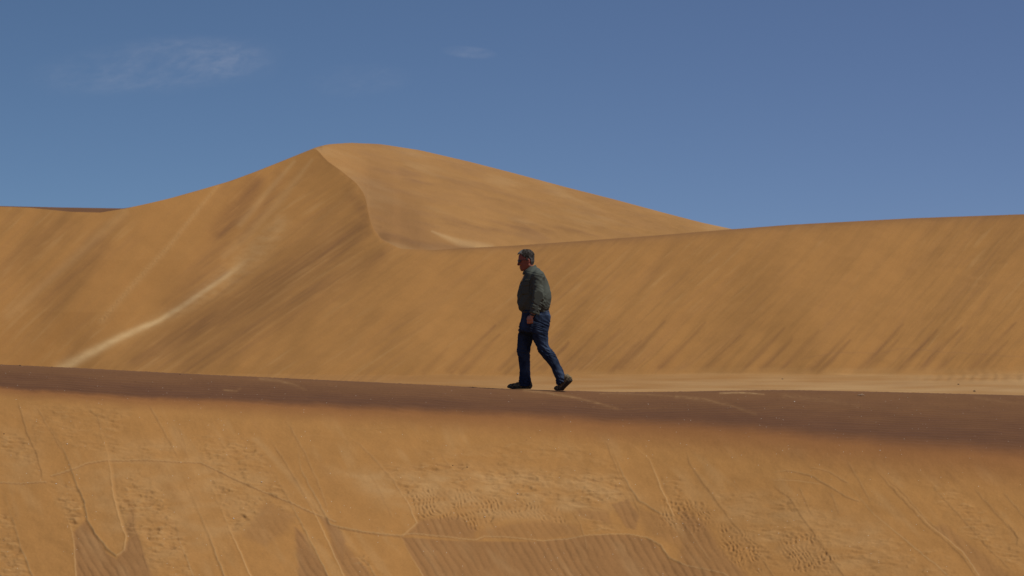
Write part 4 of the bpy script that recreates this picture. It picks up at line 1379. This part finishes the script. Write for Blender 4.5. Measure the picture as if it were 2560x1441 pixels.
def disc(name, c, r, th, nrm_, mat, parent):
    nrm_ = np.array(nrm_, float); nrm_ /= np.linalg.norm(nrm_)
    c = np.array(c, float)
    pts = [c - nrm_ * th, c - nrm_ * th * .3, c + nrm_ * th * .6, c + nrm_ * th]
    return tube(name, pts, [r * .8, r, r, r * .7], mat, parent, 12)


for py_ in (703, 716, 730, 744, 757, 769):
    z = gz_(py_)
    disc('button', (np.interp(z, tt_[:, 0], tt_[:, 1]) - .0055, -.010, z), .0050, .0015, (-1, -.5, 0), button_m, shirt)
disc('chest_glint', (gx_(1303.8) - .006, -.050, gz_(713.5)), .0115, .003, (-.25, -.75, .6), white_m, shirt)  # white colour stands in for the glint of bright metal
surf_patch('undershirt', lambda u, v: ((np.interp(v, tt_[:, 0], tt_[:, 1]) - .009 + 2.0 * (u + .012) ** 2 + .004, u, v), (-1, 0, 0)), np.linspace(-.028, .004, 5), np.linspace(gz_(698), gz_(690), 4), .003, white_m, shirt)

# ---- trousers
J = SDF((-0.26, -0.24, 0.02), (0.45, 0.24, 1.06), 0.0048)
ft = T([(790, 1308, 1345, .085, .105), (812, 1302, 1341, .088, .102), (830, 1297.5, 1337, .09, .10), (849, 1295.2, 1332.5, .092, .095), (866, 1293.2, 1326.5, .092, .090), (878, 1292.4, 1324.3, .092, .084),
        (893, 1296.5, 1323.5, .092, .078), (917, 1298.6, 1325, .092, .076), (940, 1298.4, 1325.2, .092, .076), (950, 1298, 1325.2, .092, .078), (957, 1299.0, 1325.2, .092, .078), (963.5, 1301, 1325.2, .092, .076)])
bt = T([(790, 1326, 1374.2, -.085, .105), (807, 1326, 1373.2, -.088, .104), (820, 1328, 1369.5, -.09, .102), (830, 1330, 1368.2, -.09, .10), (849, 1332.5, 1368.8, -.092, .096),
        (865, 1340.5, 1371, -.092, .090), (879, 1347, 1380.5, -.093, .085), (899, 1362, 1393.3, -.095, .080), (917, 1377, 1402.3, -.097, .074), (933, 1384, 1409.6, -.099, .073),
        (943, 1388, 1413.5, -.10, .073), (951, 1391.0, 1414.5, -.10, .070), (960, 1392.6, 1413.2, -.102, .062)])
J.loft(ft, 0.0, 2.2, 0.02); J.loft(bt, 0.02, 2.2, 0.02)
J.loft(T([(776, 1306.5, 1371, 0, .165), (784, 1306, 1373.2, 0, .175), (792, 1306, 1374.2, 0, .185), (801, 1305.3, 1374.0, 0, .19), (812, 1301.5, 1371.5, 0, .19), (822, 1299, 1367.5, 0, .185), (830, 1298.5, 1366.8, 0, .18)]), 0.03, 2.4, 0.015)
# tilted hem on the rear leg
X, Y, Z = np.meshgrid(*J.ax, indexing='ij')
hem = (gz_(951) - Z) + 0.55 * (gx_(1413) - X) * -1.0
cutp = (Z - gz_(961)) - 0.55 * (X - gx_(1393)) * 1.0
J.F = np.where((Y < 0) & (X > gx_(1380)), np.maximum(J.F, -cutp * .87), J.F)
band = np.abs(J.F) < 0.035
Xb, Yb, Zb = X[band], Y[band], Z[band]
leg = sstep(.80, .60, Zb)
g1 = ridges(Xb, Yb, Zb, (0.38, 0.1, 1.0), 24, 21, .2)
g2 = ridges(Xb, Yb, Zb, (0.55, 0.0, 1.0), 36, 22, .22)
g3 = ridges(Xb, Yb, Zb, (1.0, 0.3, -0.25), 13, 23, .12)
knee_b = np.exp(-((Zb - gz_(880)) / .085) ** 2) * (Yb < 0)
knee_f = np.exp(-((Zb - gz_(885)) / .07) ** 2) * (Yb > 0)
ankle = sstep(.17, .09, Zb); seat = np.exp(-((Zb - gz_(820)) / .10) ** 2)
disp = g1 * .0085 * (.35 + seat) + g2 * (.0135 * knee_b + .009 * knee_f + .011 * ankle) + g3 * .006 + perlin3(Xb * 14, Yb * 14, Zb * 8, 24) * .0045
# side seam
seamx = np.interp(Zb, [gz_(950), gz_(880), gz_(800)], [gx_(1403), gx_(1366), gx_(1352)])
disp -= .003 * np.exp(-((Xb - seamx) / .004) ** 2) * (Yb < -.1)
J.F[band] = J.F[band] - disp
# hollow hems
J.cap(Q(1312, 958, .092), Q(1312, 970, .092), .050, .052, .003, 'sub')
trousers = J.mesh('trousers', jeans_m, person, smooth_it=1,
                  attrs={'worn': lambda V: np.clip(0.9 * sstep(-.1, .5, perlin3(V[:, 0] * 7, V[:, 1] * 7, V[:, 2] * 4, 25)) * (0.5 + 0.5 * sstep(0.5, 0.1, V[:, 2])), 0, 0.8)})


def on_hip(x, z, side=-1, out=0.004):
    x0, x1, hw = gx_(1304), gx_(1374), .188
    a = (x1 - x0) / 2; q = min(abs((x - (x0 + x1) / 2) / a), .995)
    y = hw * (1 - q ** 2.4) ** (1 / 2.4)
    nx_ = (x - (x0 + x1) / 2) / a ** 2; ny_ = y / hw ** 2; L = math.hypot(nx_, ny_)
    nn = (nx_ / L, side * ny_ / L, 0)
    return (x + nn[0] * out, side * y + nn[1] * out, z), nn


for side in (-1, 1):
    surf_patch('back_pocket', lambda u, v: on_hip(u, v, side, .006), np.linspace(gx_(1361), gx_(1372.5), 7), np.linspace(gz_(811), gz_(791), 7), .003, jeans_m, trousers)
# belt
V, F = [], []
n = 48
for i in range(n):
    a = 2 * math.pi * i / n
    ca, sa = math.cos(a), math.sin(a)
    sg = lambda q: math.copysign(abs(q) ** (2 / 2.4), q)
    for o, z in ((0.002, 777.0), (0.009, 777.2), (0.009, 783.6), (0.002, 783.8)):
        V.append((gx_(1339.2) + (.168 + o) * sg(ca), (.166 + o) * sg(sa), gz_(z + 1.0) - .004 * ca))
for i in range(n):
    for k in range(4):
        F.append((i * 4 + k, ((i + 1) % n) * 4 + k, ((i + 1) % n) * 4 + (k + 1) % 4, i * 4 + (k + 1) % 4))
make_mesh('belt', V, F, belt_m, trousers)
# dark band painting in the cuff's shade on the near wrist
c = np.array(Q(1330.2, 788.5, -.250)); dd = np.array(LWR) - np.array(LEL); dd /= np.linalg.norm(dd)
tube('wrist_shade', [c - dd * .011, c - dd * .009, c + dd * .009, c + dd * .011], [.030, .033, .033, .030], wrist_shade_m, person, 20)


# ---- shoes
def shoe(loc, yaw, pitch, side):
    """local frame: ball of the foot at the origin, toe to -x, heel at +x, ground z = 0"""
    U = SDF((-.12, -.09, -.01), (.24, .09, .16), 0.0038)
    U.ell((-.030, .004 * side, .030), (.070, .047, .036), 0)
    U.ell((.030, .002 * side, .042), (.085, .046, .046), .03)
    U.ell((.110, 0, .050), (.085, .037, .052), .03)
    U.ell((.160, 0, .045), (.050, .037, .058), .03)
    U.cap((.120, 0, .075), (.165, 0, .095), .040, .036, .02)
    X, Y, Z = np.meshgrid(*U.ax, indexing='ij')
    U.F = np.maximum(U.F, 0.016 - Z)
    U.F = np.maximum(U.F, Z - (.108 + .20 * (X - .15)))
    U.cap((.145, 0, .095), (.155, 0, .15), .030, .034, .003, 'sub')
    # overlays: raised toe bumper, side straps, heel counter
    b = np.abs(U.F) < .02
    Xb, Yb, Zb = X[b], Y[b], Z[b]
    g = .0030 * sstep(-.035, -.055, Xb + 0.4 * (Zb - .03)) + .0030 * sstep(.150, .170, Xb + .3 * Zb)
    for x0 in (-.005, .035, .075):
        g = g + .0030 * np.exp(-(((Xb - x0) + 0.6 * (Zb - .03)) / .007) ** 2) * (Zb < .075)
    g = g + .002 * perlin3(Xb * 60, Yb * 60, Zb * 60, 31)
    U.F[b] -= g
    L_ = SDF((-.13, -.09, -.012), (.25, .09, .06), 0.0038)
    X, Y, Z = np.meshgrid(*L_.ax, indexing='ij')
    wdt = np.interp(X, [-.10, -.06, 0, .08, .15, .20], [.030, .045, .051, .039, .040, .034])
    d = np.maximum(np.abs(Y - .003 * side) - wdt, np.maximum(-.096 - X + 0 * Y, X - .204))
    cr = np.maximum(-(X + .055), 0); crn = np.maximum(X - .16, 0)
    d = np.hypot(np.maximum(d + .012, 0), 0) - .012 + 6.0 * (cr ** 2 * np.abs(Y) / .05) + 8 * crn ** 2 * np.abs(Y) / .05
    d = np.maximum(d, cr * .9 - .042 + 0 * Y) if False else d
    top = .024 + .008 * sstep(.10, .19, X) + .010 * sstep(-.06, -.10, X)
    spring = .016 * sstep(-.05, -.10, X)
    d = np.maximum(d, np.maximum(Z - top, spring - Z))
    lug = (np.abs(((X * 45) % 1) - .5) < .12) & (Z < spring + .003)
    d = np.where(lug, np.maximum(d, .002), d)
    L_.F = d

    def bend(V):
        V = V.copy()
        if pitch:
            x, z = V[:, 0].copy(), V[:, 2].copy()
            w_ = sstep(-.02, .035, x)
            an = pitch * w_
            V[:, 0] = np.where(w_ > 0, x * np.cos(an) - z * np.sin(an), x)
            V[:, 2] = np.where(w_ > 0, x * np.sin(an) + z * np.cos(an), z)
        cy, sy = math.cos(yaw), math.sin(yaw)
        x, y = V[:, 0].copy(), V[:, 1].copy()
        V[:, 0] = x * cy - y * sy + loc[0]; V[:, 1] = x * sy + y * cy + loc[1]; V[:, 2] += loc[2]
        return V
    up = U.mesh('shoe', shoe_m, person, jitter=bend)
    L_.mesh('sole', sole_m, up, jitter=bend)
    # laces: five crossings, one mesh
    V, F = [], []
    for i in range(6):
        x = .018 + i * .016
        zt = .083 + (x - .018) * .36
        pts = []
        for k in range(9):
            y = -.026 + .052 * k / 8
            pts.append(np.array([x + (.006 if k % 2 == 0 else -.002) * ((-1) ** i) * (k - 4) / 4, y, zt + .004 - 12 * y * y]))
        o = len(V)
        for p in pts:
            for dx, dz in ((-.003, 0), (0, .003), (.003, 0), (0, -.003)):
                V.append(p + np.array([dx, 0, dz]))
        for k in range(8):
            for q in range(4):
                F.append((o + k * 4 + q, o + k * 4 + (q + 1) % 4, o + (k + 1) * 4 + (q + 1) % 4, o + (k + 1) * 4 + q))
    make_mesh('laces', bend(np.array(V)), F, lace_m, up)
    return up


shoe((gx_(1288.5), .092, gz_(973.2)), 0.0, 0.0, 1)
shoe((gx_(1403.5), -.105, gz_(977.0)), -0.50, 0.70, -1)
#__SMALL__
# ------------------------------------------------------------------ stones
stone_dark = simple_mat('dark_stone', (0.035, 0.024, 0.018), 0.9, 0.2, noise=0.6, scale=80.0)
stone_pale = simple_mat('pale_stone', (0.50, 0.44, 0.36), 0.8, 0.3, noise=0.2, scale=80.0)
twig_m = simple_mat('dry_twig', (0.30, 0.22, 0.15), 0.9, 0.1, noise=0.4, scale=80.0)
FP = np.zeros(len(far_ob.data.vertices) * 3); far_ob.data.vertices.foreach_get('co', FP); FP = FP.reshape(-1, 3)
FPY = py_of(FP[:, 2] / FP[:, 1]); FPX = FP[:, 0] / FP[:, 1] * FPX + 1280.0 if False else None
FPXa = FP[:, 0] / FP[:, 1] * 9700.0 + 1280.0


def far_point(px, py):
    return FP[np.argmin((FPXa - px) ** 2 + (FPY - py) ** 2 + 1e6 * (FP[:, 1] > 300))]


def pebble(px, py, r, mat, label, far=False, seed=0):
    c = far_point(px, py) if far else near_point(px, py)
    bmv, bmf = [], []
    import bmesh
    bm = bmesh.new()
    bmesh.ops.create_icosphere(bm, subdivisions=2, radius=1.0)
    rs = random.Random(seed)
    sx, sy, sz = 1.0 + rs.random() * .5, .8 + rs.random() * .4, .55 + rs.random() * .25
    for v in bm.verts:
        k = 1 + 0.22 * float(perlin3(np.array(v.co.x * 1.3 + seed), np.array(v.co.y * 1.3), np.array(v.co.z * 1.3), 3))
        v.co = Vector((v.co.x * sx * k, v.co.y * sy * k, v.co.z * sz * k)) * r
    me = bpy.data.meshes.new('pebble'); bm.to_mesh(me); bm.free()
    me.materials.append(mat)
    o = bpy.data.objects.new('pebble', me); scene.collection.objects.link(o)
    o.location = (c[0], c[1], c[2] + r * .2); o.rotation_euler = (0, 0, rs.random() * 6)
    o['label'] = label; o['category'] = 'pebble'; o['group'] = 'small stones lying on the sand'


for i, (x, y, r, m, lab, far) in enumerate((
        (50, 914.5, .011, stone_dark, 'tiny dark pebble on the crest line near the left edge of the picture', False),
        (130, 918.5, .008, stone_dark, 'tiny dark pebble on the crest line just left of where the pale streak meets it', False),
        (449, 936.5, .008, stone_dark, 'tiny dark pebble on the crest line below the far dune nose', False),
        (1181, 969.5, .013, stone_dark, 'dark pebble on the crest line just ahead of the walking man', False),
        (1132, 1164, .008, stone_dark, 'left one of two tiny dark pebbles on the orange slope below the walking man', False),
        (1168, 1170, .007, stone_dark, 'right one of two tiny dark pebbles on the orange slope below the walking man', False),
        (9, 1086, .008, stone_dark, 'tiny dark pebble on the orange slope at the left edge of the picture', False),
        (168, 1111, .008, stone_pale, 'tiny white pebble on the smooth sand tongue near the left edge', False),
        (139, 1210, .009, stone_pale, 'tiny white pebble beside the crack line at the far left', False),
        (655, 1206, .009, stone_pale, 'tiny white pebble just above the slanting crack on the left slope', False),
        (584, 1295, .010, stone_pale, 'tiny white pebble on crumbled sand below the slanting crack', False),
        (1294, 1235, .008, stone_pale, 'tiny white pebble in the crumbled sand straight below the walking man', False),
        (1213, 1292, .007, stone_pale, 'tiny white pebble among the dimples above the wavy crack', False),
        (2200, 1127, .007, stone_pale, 'tiny white pebble under the dark band on the right slope', False),
        (1986, 1005, .008, stone_pale, 'tiny white pebble on the dark band of the crest at right', False),
        (1956, 949, .050, stone_dark, 'small dark stone on the pale flat beyond the crest, leftmost on the flat', True),
        (2396, 962, .055, stone_dark, 'small dark stone on the pale flat beyond the crest, farther one at right', True),
        (2436, 979, .060, stone_dark, 'dark stone on the pale flat close behind the crest at right', True))):
    pebble(x, y, r, m, lab, far, i)
# a scrap of dry twig on the dark band
c = near_point(2152, 990.5)
tw = tube('dry_twig', [(-.045, 0, .010), (-.020, .004, .016), (.005, -.004, .012), (.030, .004, .020), (.052, .0, .008)], [.003, .005, .0055, .004, .002], twig_m, None)
tw.location = (c[0], c[1], c[2])
tube('side_shoot', [(.0, 0, .012), (.012, .01, .026), (.020, .016, .034)], .0025, twig_m, tw)
tw['label'] = 'scrap of dry twig lying on the dark sand band right of centre'
tw['category'] = 'twig'
